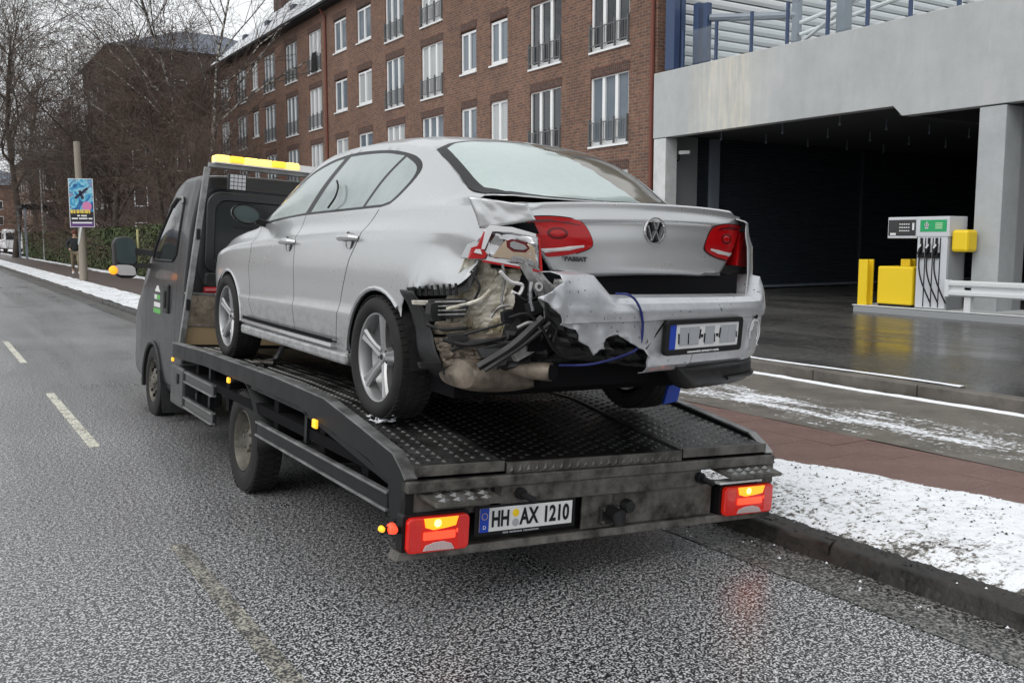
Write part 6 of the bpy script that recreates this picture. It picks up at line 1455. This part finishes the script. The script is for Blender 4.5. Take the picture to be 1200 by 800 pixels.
# headboard, leaning posts, light bar
hbd=empty('headboard'); hbd.parent=trk
b=MB(); b.box(-1.04,1.04,2.50,2.53,.90,1.165); b.build('chequer_sheet',M['alu_chequer'],hbd,bevel=.003)
b=MB()
for i in range(56):
    for j in range(7):
        x=-1.02+i*.0365; z=.915+j*.036; a=.012 if (i+j)%2 else -.012; b.bar((x-.010,2.499,z-a),(x+.010,2.499,z+a),.004,.004,up=(0,1,0))
o=b.build('chequer_ribs',M['alu_chequer'],hbd); o['kind']='stuff'
b=MB(); b.box(-1.04,1.04,2.505,2.53,.735,.897); b.build('lower_board',M['headboard_ply'],hbd); b=MB(); b.box(-1.05,1.05,2.49,2.54,1.166,1.185); b.box(-1.04,1.04,2.495,2.504,.893,.903); b.build('edge_strip',M['alu_edge'],hbd)
for s in (-1,1):
    ft=tuple(ty(213,402,2.47)); tp_=tuple(ty(243,196,2.47)); ft=(abs(ft[0])*s,ft[1],ft[2]); tp_=(abs(tp_[0])*s,tp_[1],tp_[2])
    b=MB(); b.bar(ft,tp_,.04,.05); po=b.build('light_bar_post',M['alu_edge'],trk,bevel=.005)
    for f_ in (.22,.62):
        c_=Vector(ft).lerp(Vector(tp_),f_); b=MB(); b.bar(c_-Vector((0,.03,.045)),c_+Vector((0,-.03,.045)),.03,.02); b.build('post_bracket',M['black'],po)
b=MB(); b.box(-.90,.90,2.44,2.50,2.262,2.30); b.build('cross_bar',M['alu_edge'],trk,bevel=.004)
lb=empty('light_bar'); lb.parent=trk
for k in range(14):
    if k in (6,7,): continue
    x0=-.855+k*.1225; b=MB(); b.box(x0,x0+.119,2.40,2.56,2.312,2.372); b.build('beacon_module',M['amber_bar_hot' if k in (0,2,3,5,11) else 'amber_bar'],lb,bevel=.012)
b=MB(); b.box(-.86,.86,2.41,2.55,2.300,2.313); b.box(-.118,.124,2.42,2.54,2.313,2.36); b.build('bar_base',M['plate_white'],lb)
for x in (-.66,.66):
    b=MB(); b.box(x-.08,x+.08,2.42,2.47,2.08,2.225); wl=b.build('work_lamp',M['black_plastic'],trk,bevel=.006); b=MB()
    for i in range(4):
        for j in range(4): b.box(x-.068+i*.035,x-.038+i*.035,2.414,2.419,2.09+j*.033,2.118+j*.033)
    b.build('led_cell',M['lamp_grey'],wl)
# wheel chock strap beside the car's front wheel
VS=.93   # the vehicles stand a little nearer and smaller than first measured, so that the tyres meet the road
def settle(p): return tuple(Vector((0,0,CH))+VS*(Vector(p)-Vector((0,0,CH))))
ch=empty('wheel_clamp',settle(TR_@Vector((-.90,.78,.765))+TO),label='steel wheel clamp lying on the deck behind the car front wheel',cat='clamp'); ch.rotation_euler=TR_.to_euler()
b=MB(); b.bar((.16,.02,.12),(.10,.0,.02),.04,.03); b.bar((.10,.0,.02),(-.06,-.22,.02),.05,.03); b.build('arm',M['alu_edge'],ch,bevel=.005); b=MB(); b.tube([(-.12,-.20,.025),(.0,-.26,.025)],.018,8); b.tube([(-.09,-.27,.02),(-.05,-.19,.02)],.014,8); b.build('crossbar',M['galv_dirty'],ch,smooth=True)

for o in (trk,car): o.location=settle(o.location); o.scale=(VS,VS,VS)
ch.scale=(VS,VS,VS)
